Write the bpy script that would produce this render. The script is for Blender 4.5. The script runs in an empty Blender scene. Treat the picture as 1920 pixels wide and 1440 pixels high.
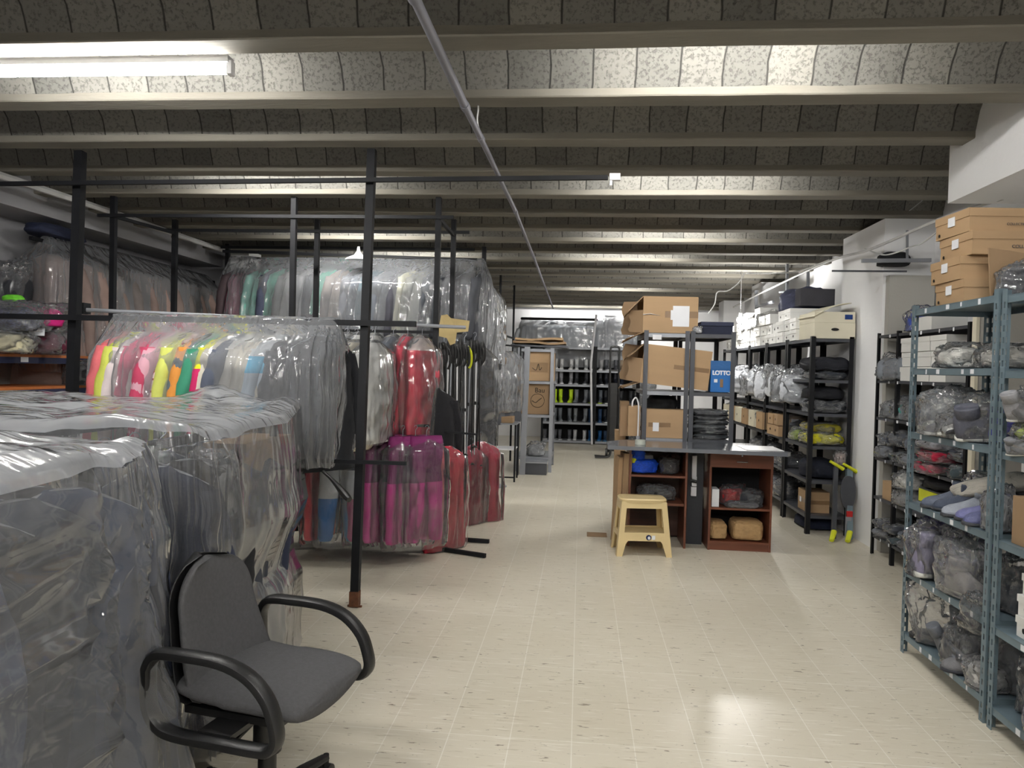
import bpy, bmesh, math, random
from mathutils import Vector, Matrix, noise
PI = math.pi
S = bpy.context.scene
COL = S.collection
# ------------------------------------------------------------------ camera, world, exposure
F = 1400.0
YAW, PITCH, ROLL, EYE = math.radians(5.28), math.radians(-1.15), 0.0245, 1.5
cd = bpy.data.cameras.new('camera'); cam = bpy.data.objects.new('camera', cd); COL.objects.link(cam)
cd.sensor_width = 36; cd.lens = 36*F/1920; cd.clip_start = .02; cd.clip_end = 100
CR = Matrix.Rotation(YAW, 3, 'Z') @ Matrix.Rotation(PI/2+PITCH, 3, 'X') @ Matrix.Rotation(ROLL, 3, 'Z')
cam.matrix_world = Matrix.Translation((0, 0, EYE)) @ CR.to_4x4()
S.camera = cam
w = bpy.data.worlds.new('world'); S.world = w; w.use_nodes = True
w.node_tree.nodes['Background'].inputs[0].default_value = (.5, .55, .65, 1)
w.node_tree.nodes['Background'].inputs[1].default_value = .05
S.view_settings.view_transform = 'Standard'; S.view_settings.look = 'None'
S.view_settings.gamma = 1; S.view_settings.use_curve_mapping = False
S.view_settings.exposure = 1.4
TUBE_POWER = 62.0
S.cycles.max_bounces = 8; S.cycles.diffuse_bounces = 4; S.cycles.glossy_bounces = 3
S.cycles.transmission_bounces = 4; S.cycles.transparent_max_bounces = 16
S.cycles.caustics_reflective = False; S.cycles.caustics_refractive = False
S.cycles.sample_clamp_indirect = 4; S.cycles.use_denoising = True

def at(px, py, x=None, y=None, z=None):
    d = CR @ Vector(((px-960)/F, (720-py)/F, -1)); o = Vector((0, 0, EYE))
    t = (x-o.x)/d.x if x is not None else (y-o.y)/d.y if y is not None else (z-o.z)/d.z
    return o+d*t

# ------------------------------------------------------------------ helpers
R = random.Random(7)
def lin(c):
    c = [v/255 for v in c[:3]]
    return [v/12.92 if v <= .04045 else ((v+.055)/1.055)**2.4 for v in c]+[1]
def newmat(name):
    m = bpy.data.materials.new(name); m.use_nodes = True
    nt = m.node_tree; nt.nodes.clear()
    return m, nt, nt.nodes, nt.links
def N(nt, typ, **kw):
    n = nt.nodes.new(typ)
    for k, v in kw.items():
        if k.startswith('i_'):
            key = k[2:]; key = int(key) if key.isdigit() else key.replace('_', ' ')
            n.inputs[key].default_value = v
        else: setattr(n, k, v)
    return n
MATS = {}
def mat(name, col, rough=.6, metal=0, var=.12, vs=6, bump=.15, bs=60, spec=.4, bands=None, axis='Z', transl=0, coat=0, stretch=(1, 1, 1)):
    if name in MATS: return MATS[name]
    m, nt, nd, L = newmat(name)
    tc = N(nt, 'ShaderNodeTexCoord'); out = N(nt, 'ShaderNodeOutputMaterial')
    p = N(nt, 'ShaderNodeBsdfPrincipled', i_Roughness=rough, i_Metallic=metal)
    p.inputs['Specular IOR Level'].default_value = spec; p.inputs['Coat Weight'].default_value = coat
    mp = N(nt, 'ShaderNodeMapping'); mp.inputs['Scale'].default_value = stretch
    L.new(tc.outputs['Object'], mp.inputs[0])
    n1 = N(nt, 'ShaderNodeTexNoise', i_Scale=vs, i_Detail=4.0)
    L.new(mp.outputs[0], n1.inputs['Vector'])
    mr = N(nt, 'ShaderNodeMapRange'); mr.inputs['From Min'].default_value = .3; mr.inputs['From Max'].default_value = .7
    mr.inputs['To Min'].default_value = 1-var; mr.inputs['To Max'].default_value = 1+var*.6
    L.new(n1.outputs['Fac'], mr.inputs['Value'])
    hs = N(nt, 'ShaderNodeHueSaturation', i_Color=lin(col)); L.new(mr.outputs[0], hs.inputs['Value'])
    if bands:
        sx = N(nt, 'ShaderNodeSeparateXYZ'); L.new(tc.outputs['Object'], sx.inputs[0])
        r = N(nt, 'ShaderNodeMapRange'); r.inputs['From Min'].default_value = -1.2; r.inputs['From Max'].default_value = 1.2
        L.new(sx.outputs[axis], r.inputs['Value'])
        cr = N(nt, 'ShaderNodeValToRGB'); cr.color_ramp.interpolation = 'CONSTANT'
        el = cr.color_ramp.elements
        el[0].position = 0; el[0].color = lin(col)
        el.remove(el[1])
        for z, c in bands:
            e = el.new((z+1.2)/2.4); e.color = lin(c)
        L.new(r.outputs[0], cr.inputs[0]); L.new(cr.outputs[0], hs.inputs['Color'])
    L.new(hs.outputs[0], p.inputs['Base Color'])
    if bump:
        n2 = N(nt, 'ShaderNodeTexNoise', i_Scale=bs, i_Detail=3.0); L.new(mp.outputs[0], n2.inputs['Vector'])
        b = N(nt, 'ShaderNodeBump', i_Strength=bump, i_Distance=.01); L.new(n2.outputs['Fac'], b.inputs['Height'])
        L.new(b.outputs[0], p.inputs['Normal'])
    L.new(p.outputs[0], out.inputs[0]); MATS[name] = m
    return m
def film(name, haze=.15, col=(240, 243, 250), rough=.12, scale=14, strength=.6, gl=1.6, stretch=(1, 1, 1), rim=.5, crease_glint=.55):
    if name in MATS: return MATS[name]
    rim *= .62; strength *= .85; scale *= .7; gl *= .85
    m, nt, nd, L = newmat(name)
    tc = N(nt, 'ShaderNodeTexCoord'); out = N(nt, 'ShaderNodeOutputMaterial')
    mp = N(nt, 'ShaderNodeMapping'); mp.inputs['Scale'].default_value = stretch
    L.new(tc.outputs['Object'], mp.inputs[0])
    n1 = N(nt, 'ShaderNodeTexNoise', noise_type='RIDGED_MULTIFRACTAL', i_Scale=scale, i_Detail=3.0, i_Distortion=.6)
    L.new(mp.outputs[0], n1.inputs['Vector'])
    n2 = N(nt, 'ShaderNodeTexNoise', i_Scale=scale*.4, i_Detail=2.0, i_Distortion=1.0); L.new(mp.outputs[0], n2.inputs['Vector'])
    ad = N(nt, 'ShaderNodeMath', operation='ADD'); L.new(n1.outputs['Fac'], ad.inputs[0])
    ml = N(nt, 'ShaderNodeMath', operation='MULTIPLY', i_1=3.0); L.new(n2.outputs['Fac'], ml.inputs[0]); L.new(ml.outputs[0], ad.inputs[1])
    b = N(nt, 'ShaderNodeBump', i_Strength=strength, i_Distance=.02); L.new(ad.outputs[0], b.inputs['Height'])
    lw = N(nt, 'ShaderNodeLayerWeight', i_Blend=.35); L.new(b.outputs[0], lw.inputs['Normal'])
    hz = N(nt, 'ShaderNodeMapRange'); hz.inputs['To Min'].default_value = haze*.7; hz.inputs['To Max'].default_value = min(1, haze+rim)
    L.new(lw.outputs['Facing'], hz.inputs['Value'])
    cz = N(nt, 'ShaderNodeMapRange'); cz.inputs['From Min'].default_value = .95; cz.inputs['From Max'].default_value = 1.6; cz.inputs['To Max'].default_value = crease_glint  # whitens the creases: hazier folded film plus glints painted into the colour
    L.new(n1.outputs['Fac'], cz.inputs['Value']); sm = N(nt, 'ShaderNodeMath', operation='ADD', use_clamp=True); L.new(hz.outputs[0], sm.inputs[0]); L.new(cz.outputs[0], sm.inputs[1]); hz = sm
    tr = N(nt, 'ShaderNodeBsdfTransparent'); df = N(nt, 'ShaderNodeBsdfDiffuse', i_Color=lin(col)); tl = N(nt, 'ShaderNodeBsdfTranslucent', i_Color=lin(col))
    L.new(b.outputs[0], df.inputs['Normal'])
    md = N(nt, 'ShaderNodeMixShader', i_0=.35); L.new(df.outputs[0], md.inputs[1]); L.new(tl.outputs[0], md.inputs[2])
    m1 = N(nt, 'ShaderNodeMixShader'); L.new(hz.outputs[0], m1.inputs[0]); L.new(tr.outputs[0], m1.inputs[1]); L.new(md.outputs[0], m1.inputs[2])
    g = N(nt, 'ShaderNodeBsdfGlossy', i_Roughness=rough); L.new(b.outputs[0], g.inputs['Normal'])
    fr = N(nt, 'ShaderNodeFresnel', i_IOR=1.5); L.new(b.outputs[0], fr.inputs['Normal'])
    fm = N(nt, 'ShaderNodeMath', operation='MULTIPLY', use_clamp=True, i_1=gl); L.new(fr.outputs[0], fm.inputs[0])
    m2 = N(nt, 'ShaderNodeMixShader'); L.new(fm.outputs[0], m2.inputs[0]); L.new(m1.outputs[0], m2.inputs[1]); L.new(g.outputs[0], m2.inputs[2])
    L.new(m2.outputs[0], out.inputs[0]); MATS[name] = m
    return m
def emis(name, col, s):
    m, nt, nd, L = newmat(name)
    e = N(nt, 'ShaderNodeEmission', i_Color=lin(col), i_Strength=s); o = N(nt, 'ShaderNodeOutputMaterial'); L.new(e.outputs[0], o.inputs[0])
    return m

def bx(bm, x0, x1, y0, y1, z0, z1, M=None):
    vs = [bm.verts.new((x, y, z)) for z in (z0, z1) for y in (y0, y1) for x in (x0, x1)]
    fs = [bm.faces.new([vs[i] for i in f]) for f in ((0, 2, 3, 1), (4, 5, 7, 6), (0, 1, 5, 4), (2, 6, 7, 3), (0, 4, 6, 2), (1, 3, 7, 5))]
    if M is not None: bmesh.ops.transform(bm, matrix=M, verts=vs)
    return vs
def loft(bm, rings, closed=True, cap0=True, cap1=True):
    rv = [[bm.verts.new(p) for p in r] for r in rings]
    n = len(rings[0])
    for a, b in zip(rv, rv[1:]):
        for i in range(n if closed else n-1):
            j = (i+1) % n
            try: bm.faces.new((a[i], a[j], b[j], b[i]))
            except ValueError: pass
    if cap0 and closed: bm.faces.new(rv[0][::-1])
    if cap1 and closed: bm.faces.new(rv[-1])
    return rv
def ering(c, U, V, a, b, n=16, e=2.0, ph=0):
    out = []
    for i in range(n):
        t = 2*PI*i/n+ph; ct, st = math.cos(t), math.sin(t)
        out.append(Vector(c)+Vector(U)*a*math.copysign(abs(ct)**(2/e), ct)+Vector(V)*b*math.copysign(abs(st)**(2/e), st))
    return out
def sweep(bm, pts, r, n=8, flat=1.0, e=2.0, up=(0, 0, 1), closed=False):
    pts = [Vector(p) for p in pts]; rings = []; up = Vector(up); m = len(pts)
    for i, p in enumerate(pts):
        if closed: t = pts[(i+1) % m]-pts[i-1]
        else: t = pts[min(i+1, m-1)]-pts[max(i-1, 0)]
        t.normalize(); u = up-up.dot(t)*t
        if u.length < 1e-3: u = Vector((1, 0, 0))-t.x*t
        u.normalize(); v = t.cross(u); up = u if not closed else up
        rr = r[i] if isinstance(r, (list, tuple)) else r
        rings.append(ering(p, v, u, rr, rr*flat, n, e))
    if closed: rings.append(rings[0])
    loft(bm, rings, True, not closed, not closed)
    if closed: bmesh.ops.remove_doubles(bm, verts=bm.verts, dist=1e-6)
def bez(pts, n=10):
    """smooth (Catmull-Rom) line through pts"""
    P = [Vector(p) for p in pts]; P = [P[0]]+P+[P[-1]]; out = []
    for i in range(1, len(P)-2):
        for k in range(n):
            t = k/n; a, b, c, d = P[i-1:i+3]
            out.append(.5*((2*b)+(c-a)*t+(2*a-5*b+4*c-d)*t*t+(3*b-a-3*c+d)*t**3))
    return out+[P[-2]]
def mesh(name, bm, smooth=False, bevel=0, seg=2):
    if bevel: bmesh.ops.bevel(bm, geom=[e for e in bm.edges if e.is_manifold and e.calc_face_angle(0) > .5], offset=bevel, segments=seg, affect='EDGES')
    bmesh.ops.recalc_face_normals(bm, faces=bm.faces)
    me = bpy.data.meshes.new(name); bm.to_mesh(me); bm.free()
    if smooth: me.shade_smooth() if smooth is True else None
    if smooth == 'auto':
        me.shade_smooth()
        try: me.set_sharp_from_angle(angle=math.radians(35))
        except Exception: pass
    return me
def put(name, me, m, parent=None, loc=None, rot=None, scale=None):
    o = bpy.data.objects.new(name, me); COL.objects.link(o)
    if len(me.materials) == 0 and m is not None: me.materials.append(m)
    elif m is not None and me.materials[0] != m:
        o.material_slots[0].link = 'OBJECT'; o.material_slots[0].material = m
    if parent: o.parent = parent
    if loc is not None: o.location = loc
    if rot is not None: o.rotation_euler = rot
    if scale is not None: o.scale = (scale,)*3 if isinstance(scale, (int, float)) else scale
    return o
def obj(name, bm, m, parent=None, smooth=False, bevel=0, seg=2, **kw):
    return put(name, mesh(name, bm, smooth, bevel, seg), m, parent, **kw)
def boxo(name, x0, x1, y0, y1, z0, z1, m, parent=None, bevel=0, **kw):
    bm = bmesh.new(); bx(bm, x0, x1, y0, y1, z0, z1); return obj(name, bm, m, parent, bevel=bevel, **kw)
USED = {}
def tag(o, label, cat, group=None):
    o['label'] = label; o['category'] = cat
    if group: o['group'] = group
    if label in USED and not group: print('DUP LABEL', label)
    USED[label] = 1
    return o
def empty(name, label, cat, loc=(0, 0, 0), rz=0, group=None):
    o = bpy.data.objects.new(name, None); COL.objects.link(o); o.location = loc; o.rotation_euler = (0, 0, rz)
    o.empty_display_size = .05
    return tag(o, label, cat, group)
def struct(name, bm, m, **kw):
    o = obj(name, bm, m, **kw); o['kind'] = 'structure'; return o
def sbox(name, *a, **kw):
    o = boxo(name, *a, **kw); o['kind'] = 'structure'; return o
ORD = ['first', 'second', 'third', 'fourth', 'fifth', 'sixth', 'seventh', 'eighth', 'ninth', 'tenth', 'eleventh', 'twelfth', 'thirteenth', 'fourteenth', 'fifteenth',
       'sixteenth', 'seventeenth', 'eighteenth', 'nineteenth', 'twentieth', 'twenty-first', 'twenty-second', 'twenty-third', 'twenty-fourth', 'twenty-fifth', 'twenty-sixth', 'twenty-seventh', 'twenty-eighth']

# ------------------------------------------------------------------ materials
def floor_mat():
    m, nt, nd, L = newmat('floor tiles')
    tc = N(nt, 'ShaderNodeTexCoord'); out = N(nt, 'ShaderNodeOutputMaterial'); p = N(nt, 'ShaderNodeBsdfPrincipled')
    br = N(nt, 'ShaderNodeTexBrick', offset=0.0, squash=1.0); br.inputs['Scale'].default_value = 1
    br.inputs['Brick Width'].default_value = .25; br.inputs['Row Height'].default_value = .75; br.inputs['Mortar Size'].default_value = .0022; br.inputs['Bias'].default_value = 0
    br.inputs['Color1'].default_value = lin((220, 213, 197)); br.inputs['Color2'].default_value = lin((215, 208, 191)); br.inputs['Mortar'].default_value = lin((238, 234, 224))
    L.new(tc.outputs['Object'], br.inputs['Vector'])
    def speck(sc, st, lo, hi, seed):
        mp = N(nt, 'ShaderNodeMapping'); mp.inputs['Scale'].default_value = st; mp.inputs['Location'].default_value = (seed, seed*2, 0)
        L.new(tc.outputs['Object'], mp.inputs[0]); n = N(nt, 'ShaderNodeTexNoise', i_Scale=sc, i_Detail=3.0, i_Roughness=.6); L.new(mp.outputs[0], n.inputs['Vector'])
        r = N(nt, 'ShaderNodeMapRange'); r.inputs['From Min'].default_value = lo; r.inputs['From Max'].default_value = hi; L.new(n.outputs['Fac'], r.inputs['Value']); return r
    cur = br.outputs['Color']
    for sc, st, lo, hi, seed, c, k in ((26, (.45, 1.5, 1), .655, .69, 0, (96, 80, 62), .9), (30, (.2, 2.0, 1), .60, .68, 5, (172, 160, 138), .6), (55, (.8, 1.2, 1), .68, .71, 9, (90, 76, 60), .85), (1.0, (1, 1, 1), .3, .8, 3, (200, 190, 170), .5), (34, (.18, 2.2, 1), .58, .7, 12, (243, 239, 230), .6)):
        r = speck(sc, st, lo, hi, seed); mu = N(nt, 'ShaderNodeMath', operation='MULTIPLY', i_1=k); L.new(r.outputs[0], mu.inputs[0])
        mx = N(nt, 'ShaderNodeMixRGB'); mx.inputs['Color2'].default_value = lin(c); L.new(mu.outputs[0], mx.inputs[0]); L.new(cur, mx.inputs['Color1']); cur = mx.outputs[0]
    L.new(cur, p.inputs['Base Color'])
    n = N(nt, 'ShaderNodeTexNoise', i_Scale=2.0, i_Detail=4.0); L.new(tc.outputs['Object'], n.inputs['Vector'])
    rr = N(nt, 'ShaderNodeMapRange'); rr.inputs['To Min'].default_value = .29; rr.inputs['To Max'].default_value = .36; L.new(n.outputs['Fac'], rr.inputs['Value']); L.new(rr.outputs[0], p.inputs['Roughness'])
    p.inputs['Specular IOR Level'].default_value = .45
    b = N(nt, 'ShaderNodeBump', i_Strength=.12, i_Distance=.003); n3 = N(nt, 'ShaderNodeTexNoise', i_Scale=18.0, i_Detail=4.0); L.new(tc.outputs['Object'], n3.inputs['Vector']); L.new(n3.outputs['Fac'], b.inputs['Height']); L.new(b.outputs[0], p.inputs['Normal'])
    L.new(p.outputs[0], out.inputs[0]); return m
def block_mat():
    m, nt, nd, L = newmat('concrete blocks')
    tc = N(nt, 'ShaderNodeTexCoord'); out = N(nt, 'ShaderNodeOutputMaterial'); p = N(nt, 'ShaderNodeBsdfPrincipled', i_Roughness=.9)
    sx = N(nt, 'ShaderNodeSeparateXYZ'); L.new(tc.outputs['Object'], sx.inputs[0])
    nw = N(nt, 'ShaderNodeTexNoise', i_Scale=5.0, i_Detail=2.0); L.new(tc.outputs['Object'], nw.inputs['Vector'])
    wob = N(nt, 'ShaderNodeMath', operation='MULTIPLY_ADD', i_1=.03); L.new(nw.outputs['Fac'], wob.inputs[0]); L.new(sx.outputs['X'], wob.inputs[2])
    dv = N(nt, 'ShaderNodeMath', operation='DIVIDE', i_1=.213); L.new(wob.outputs[0], dv.inputs[0])
    # shift the joints from bay to bay
    by = N(nt, 'ShaderNodeMath', operation='DIVIDE', i_1=.7045); L.new(sx.outputs['Y'], by.inputs[0])
    fy = N(nt, 'ShaderNodeMath', operation='FLOOR'); L.new(by.outputs[0], fy.inputs[0])
    sh = N(nt, 'ShaderNodeMath', operation='MULTIPLY_ADD', i_1=.37); L.new(fy.outputs[0], sh.inputs[0]); L.new(dv.outputs[0], sh.inputs[2])
    fr = N(nt, 'ShaderNodeMath', operation='FRACT'); L.new(sh.outputs[0], fr.inputs[0])
    pp = N(nt, 'ShaderNodeMath', operation='PINGPONG', i_1=.5); L.new(fr.outputs[0], pp.inputs[0])
    jt = N(nt, 'ShaderNodeMapRange'); jt.inputs['From Min'].default_value = .008; jt.inputs['From Max'].default_value = .03; L.new(pp.outputs[0], jt.inputs['Value'])
    fl = N(nt, 'ShaderNodeMath', operation='FLOOR'); L.new(sh.outputs[0], fl.inputs[0])
    wn = N(nt, 'ShaderNodeTexWhiteNoise', noise_dimensions='2D'); cb = N(nt, 'ShaderNodeCombineXYZ'); L.new(fl.outputs[0], cb.inputs[0]); L.new(fy.outputs[0], cb.inputs[1]); L.new(cb.outputs[0], wn.inputs['Vector'])
    c1 = N(nt, 'ShaderNodeMixRGB'); c1.inputs['Color1'].default_value = lin((104, 103, 99)); c1.inputs['Color2'].default_value = lin((130, 128, 122)); L.new(wn.outputs['Value'], c1.inputs[0])
    n = N(nt, 'ShaderNodeTexNoise', i_Scale=55.0, i_Detail=4.0, i_Roughness=.7); L.new(tc.outputs['Object'], n.inputs['Vector'])
    pit = N(nt, 'ShaderNodeMapRange'); pit.inputs['From Min'].default_value = .36; pit.inputs['From Max'].default_value = .48; L.new(n.outputs['Fac'], pit.inputs['Value'])
    pm = N(nt, 'ShaderNodeMapRange'); pm.inputs['To Min'].default_value = .62; pm.inputs['To Max'].default_value = 1; L.new(pit.outputs[0], pm.inputs['Value'])
    mu = N(nt, 'ShaderNodeMath', operation='MULTIPLY'); jm = N(nt, 'ShaderNodeMapRange'); jm.inputs['To Min'].default_value = .18; jm.inputs['To Max'].default_value = 1; L.new(jt.outputs[0], jm.inputs['Value'])
    L.new(pm.outputs[0], mu.inputs[0]); L.new(jm.outputs[0], mu.inputs[1])
    hs = N(nt, 'ShaderNodeHueSaturation'); L.new(c1.outputs[0], hs.inputs['Color']); L.new(mu.outputs[0], hs.inputs['Value']); L.new(hs.outputs[0], p.inputs['Base Color'])
    ad = N(nt, 'ShaderNodeMath', operation='MULTIPLY'); L.new(pit.outputs[0], ad.inputs[0]); L.new(jt.outputs[0], ad.inputs[1])
    b = N(nt, 'ShaderNodeBump', i_Strength=.6, i_Distance=.006); L.new(ad.outputs[0], b.inputs['Height']); L.new(b.outputs[0], p.inputs['Normal'])
    L.new(p.outputs[0], out.inputs[0]); return m
M_floor, M_block = floor_mat(), block_mat()
M_beam = mat('concrete beam', (124, 120, 111), .85, var=.18, vs=3, bump=.25, bs=30, stretch=(.4, 2, 2))
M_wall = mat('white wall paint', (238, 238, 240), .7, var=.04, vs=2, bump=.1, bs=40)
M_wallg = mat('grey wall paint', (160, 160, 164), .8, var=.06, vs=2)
M_panel = mat('grey panel', (168, 166, 160), .7, var=.04, vs=2)
M_blk = mat('black steel', (20, 21, 25), .6, var=.2, spec=.25, bump=.05)
M_rust = mat('rusted steel', (98, 62, 42), .9, var=.4, vs=30)
M_grysteel = mat('blue grey steel', (112, 130, 140), .42, .25, var=.1, spec=.5, bump=.05)
M_dkgry = mat('dark grey steel', (74, 76, 82), .45, .2, var=.1, bump=.05)
M_ltsteel = mat('light grey steel', (150, 153, 160), .4, .3, var=.08, bump=.03)
M_blue_steel = mat('navy steel', (28, 36, 74), .5)
M_chair = mat('chair fabric', (80, 80, 82), .95, var=.1, vs=90, bump=.3, bs=400, spec=.15)
M_plast = mat('black plastic', (26, 26, 27), .38, var=.05, bump=.08, bs=300, spec=.5)
M_card = mat('brown cardboard', (172, 143, 110), .8, var=.06, vs=3, bump=.05, bs=200, stretch=(1, 1, 5))
M_card2 = mat('dark cardboard', (150, 124, 96), .85, var=.08, vs=3, bump=.05)
M_tape = mat('packing tape', (130, 102, 72), .3, spec=.6)
M_white = mat('white paper', (228, 230, 236), .6, var=.03)
M_wbox = mat('white card box', (224, 224, 222), .65, var=.05, vs=4, bump=.03)
M_cream = mat('cream card box', (214, 208, 188), .7, var=.05, vs=4, bump=.03)
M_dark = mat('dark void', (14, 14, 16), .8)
M_wood = mat('reddish wood veneer', (112, 66, 48), .38, var=.22, vs=5, bump=.03, stretch=(.6, .6, 7), coat=.2)
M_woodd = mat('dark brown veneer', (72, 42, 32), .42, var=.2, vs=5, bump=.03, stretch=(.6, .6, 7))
M_chip = mat('orange chipboard', (188, 112, 62), .6, var=.12, vs=20)
M_top = mat('grey counter top', (96, 100, 108), .22, var=.05, bump=0, spec=.6, coat=.4)
M_stool = mat('cream plastic', (216, 194, 146), .4, var=.04, bump=.03)
M_chrome = mat('bright metal', (190, 190, 195), .25, .9, var=.05, bump=0)
M_kraft = mat('kraft paper', (184, 150, 106), .7, var=.15, vs=5, bump=1, bs=7)
M_yellow = mat('yellow green plastic', (206, 212, 40), .4)
M_board = mat('white enamel', (222, 222, 226), .35, bump=0)
M_pipe = mat('grey pipe', (120, 120, 130), .5, bump=0)
M_wire = mat('white cable', (200, 200, 200), .6, bump=0)
F_clear = film('clear film', .08, scale=5, strength=.9, gl=2.0, rim=.35, rough=.09, crease_glint=.6)
F_bag = film('bag film', .16, scale=5.5, strength=1.0, gl=2.2, rim=.4, rough=.09, crease_glint=.95)
F_gar = film('garment bag film', .06, scale=7, strength=.7, gl=2.0, rim=.3, rough=.09, stretch=(2, 2, .7), crease_glint=.45)
F_cover = film('garment cover film', .27, scale=9, strength=.75, gl=2.0, stretch=(2.2, 2.2, .6), rim=.45, crease_glint=.6, rough=.1)
F_drape = film('dust sheet film', .15, scale=6, strength=.8, gl=2.0, stretch=(1.6, 1.6, .6), rim=.5, rough=.1, crease_glint=.6)
F_milky = film('milky dust sheet film', .42, scale=13, strength=.42, gl=1.5, rim=.5, rough=.14, stretch=(.6, 2.4, 1), crease_glint=.35)
TUBE = emis('lit tube', (255, 253, 247), TUBE_POWER)

# ------------------------------------------------------------------ the room
XL, XR, YN, YB = -5.05, 3.0, -4.2, 16.7
ZR = 2.88                        # underside of the ribs
bm = bmesh.new(); bx(bm, XL-.2, XR+.2, YN, YB+.2, -.1, 0); struct('floor', bm, M_floor)
PITCHY, RY0 = .7045, 3.245       # rib k: far edge at RY0+k*PITCHY
RW = .15
KMIN, KMAX = -10, 19
bm = bmesh.new()
for k in range(KMIN, KMAX):
    y0 = RY0+k*PITCHY; y1 = y0+PITCHY-RW
    prof = []
    for i in range(15):
        t = i/14
        yy = y0+(y1-y0)*t; zz = ZR+.04+.21*(1-abs(2*t-1)**2.4)**.62
        prof.append((yy, zz))
    loft(bm, [[Vector((x, a, b)) for a, b in prof] for x in (XL-.2, -1.0, 1.0, XR+.2)], closed=False)
bx(bm, XL-.2, XR+.2, YN, YB+.2, ZR+.27, ZR+.35)
o = struct('ceiling', bm, M_block, smooth='auto')
for k in range(KMIN, KMAX+1):
    y1 = RY0+k*PITCHY
    bm = bmesh.new(); bx(bm, XL, XR, y1-RW, y1, ZR, ZR+.2)
    bmesh.ops.subdivide_edges(bm, edges=[e for e in bm.edges if abs(e.verts[0].co.x-e.verts[1].co.x) > 1], cuts=30)
    for v in bm.verts:
        if v.co.z < ZR+.01: v.co.z += (noise.noise(v.co*2.3)*.004); v.co.y += noise.noise(v.co*3.1+Vector((3, 0, 0)))*.005
    struct('ceiling_beam', bm, M_beam, bevel=.006, seg=1)
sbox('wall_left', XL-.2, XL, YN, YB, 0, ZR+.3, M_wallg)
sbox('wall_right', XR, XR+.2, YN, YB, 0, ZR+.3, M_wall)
sbox('wall_back', XL-.2, XR+.2, YB, YB+.2, 0, ZR+.3, M_wall)
sbox('wall_front', XL-.2, XR+.2, YN-.2, YN, 0, ZR+.3, M_wall)
sbox('wall_partition', XL, -4.25, 9.25, 9.4, 0, ZR, M_wallg)
sbox('column', -4.42, -4.12, 8.9, 9.25, 0, ZR, M_wall)
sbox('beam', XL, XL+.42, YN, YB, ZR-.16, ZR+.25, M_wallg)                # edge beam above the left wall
sbox('beam', 2.2, XR, YN, at(1780, 300, x=2.2).y, 2.575, ZR+.2, M_wall)    # boxed beam, upper right
sbox('column', 2.49, XR, 3.7, 4.46, 0, ZR, M_wall)
sbox('column', 2.58, XR, 6.75, 7.78, 0, ZR, M_wall)
sbox('wall_partition', 2.52, XR, 5.03, 5.06, 0, 2.0, M_panel)
sbox('trim', 2.50, 2.52, 5.02, 5.07, 0, 2.02, M_cream)
sbox('wall_partition', 2.6, 2.97, 6.66, 6.74, 0, 2.38, M_panel)
sbox('column', 2.62, XR, 11.4, 12.0, 0, ZR, M_wall)
sbox('column', 2.62, XR, 14.3, 14.8, 0, ZR, M_wall)

# lamps: fluorescent tubes tucked against the ribs
def tube_lamp(k, xa, xb, label, dz=.085, n=1):
    t = empty('fluorescent_lamp', label, 'lamp', ((xa+xb)/2, RY0+k*PITCHY+.055, ZR+dz), 0, 'ceiling tubes')
    h = (xb-xa)/2
    bm = bmesh.new(); sweep(bm, [(-h, 0, 0), (h, 0, 0)], .016, 10); obj('tube', bm, TUBE, t, smooth='auto')
    bm = bmesh.new(); bx(bm, -h-.01, h+.01, -.03, .03, .03, .06); obj('housing', bm, M_board, t, bevel=.004)
    for s in (-1, 1): boxo('end_cap', s*h-.012+s*.01, s*h+.012+s*.01, -.02, .02, -.02, .04, M_board, t)
tube_lamp(0, -2.95, -1.64, 'white lit tube lamp hanging below first beam at upper left', -.05)
tube_lamp(0, .02, 1.22, 'lit tube lamp hidden behind nearest beam above the wide floor')
tube_lamp(3, -3.02, -1.82, 'lit tube lamp behind fourth beam above the jacket rail')
tube_lamp(3, .1, 1.3, 'lit tube lamp behind fourth beam above the white end-capped track')
tube_lamp(6, -3.0, -1.8, 'lit tube lamp behind seventh beam over the covered upper rail')
tube_lamp(6, .2, 1.4, 'lit tube lamp behind seventh beam in front of the centre racks')
tube_lamp(8, -2.8, -1.6, 'lit tube lamp just beyond the covered upper rail')
tube_lamp(8, -.05, 1.15, 'lit tube lamp above the big open carton on the centre rack')
tube_lamp(13, -.1, 1.1, 'lit tube lamp above the hand truck near the back')
tube_lamp(18, -.9, .3, 'lit tube lamp just before the back wall')
tube_lamp(18, .7, 1.9, 'lit tube lamp before the back wall on the carton rack side')
tube_lamp(-3, -2.4, -1.2, 'unseen tube lamp lowered for fill above the dust sheets', .0)  # this unseen pair hangs below its recess to fill the fronts
tube_lamp(-3, .2, 1.4, 'unseen tube lamp lowered for fill above the bare floor', .0)
tube_lamp(-5, -2.4, -1.2, 'added fill tube lamp right behind the camera, sheet side', .0)  # unseen extra pair, added as front fill for sheets and racks
tube_lamp(-5, .2, 1.4, 'added fill tube lamp right behind the camera, shelf side', .0)
tube_lamp(-7, -2.4, -1.2, 'lit tube lamp at the near end of the room, sheet side')
tube_lamp(-7, .2, 1.4, 'lit tube lamp at the near end of the room, shelf side')

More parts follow.
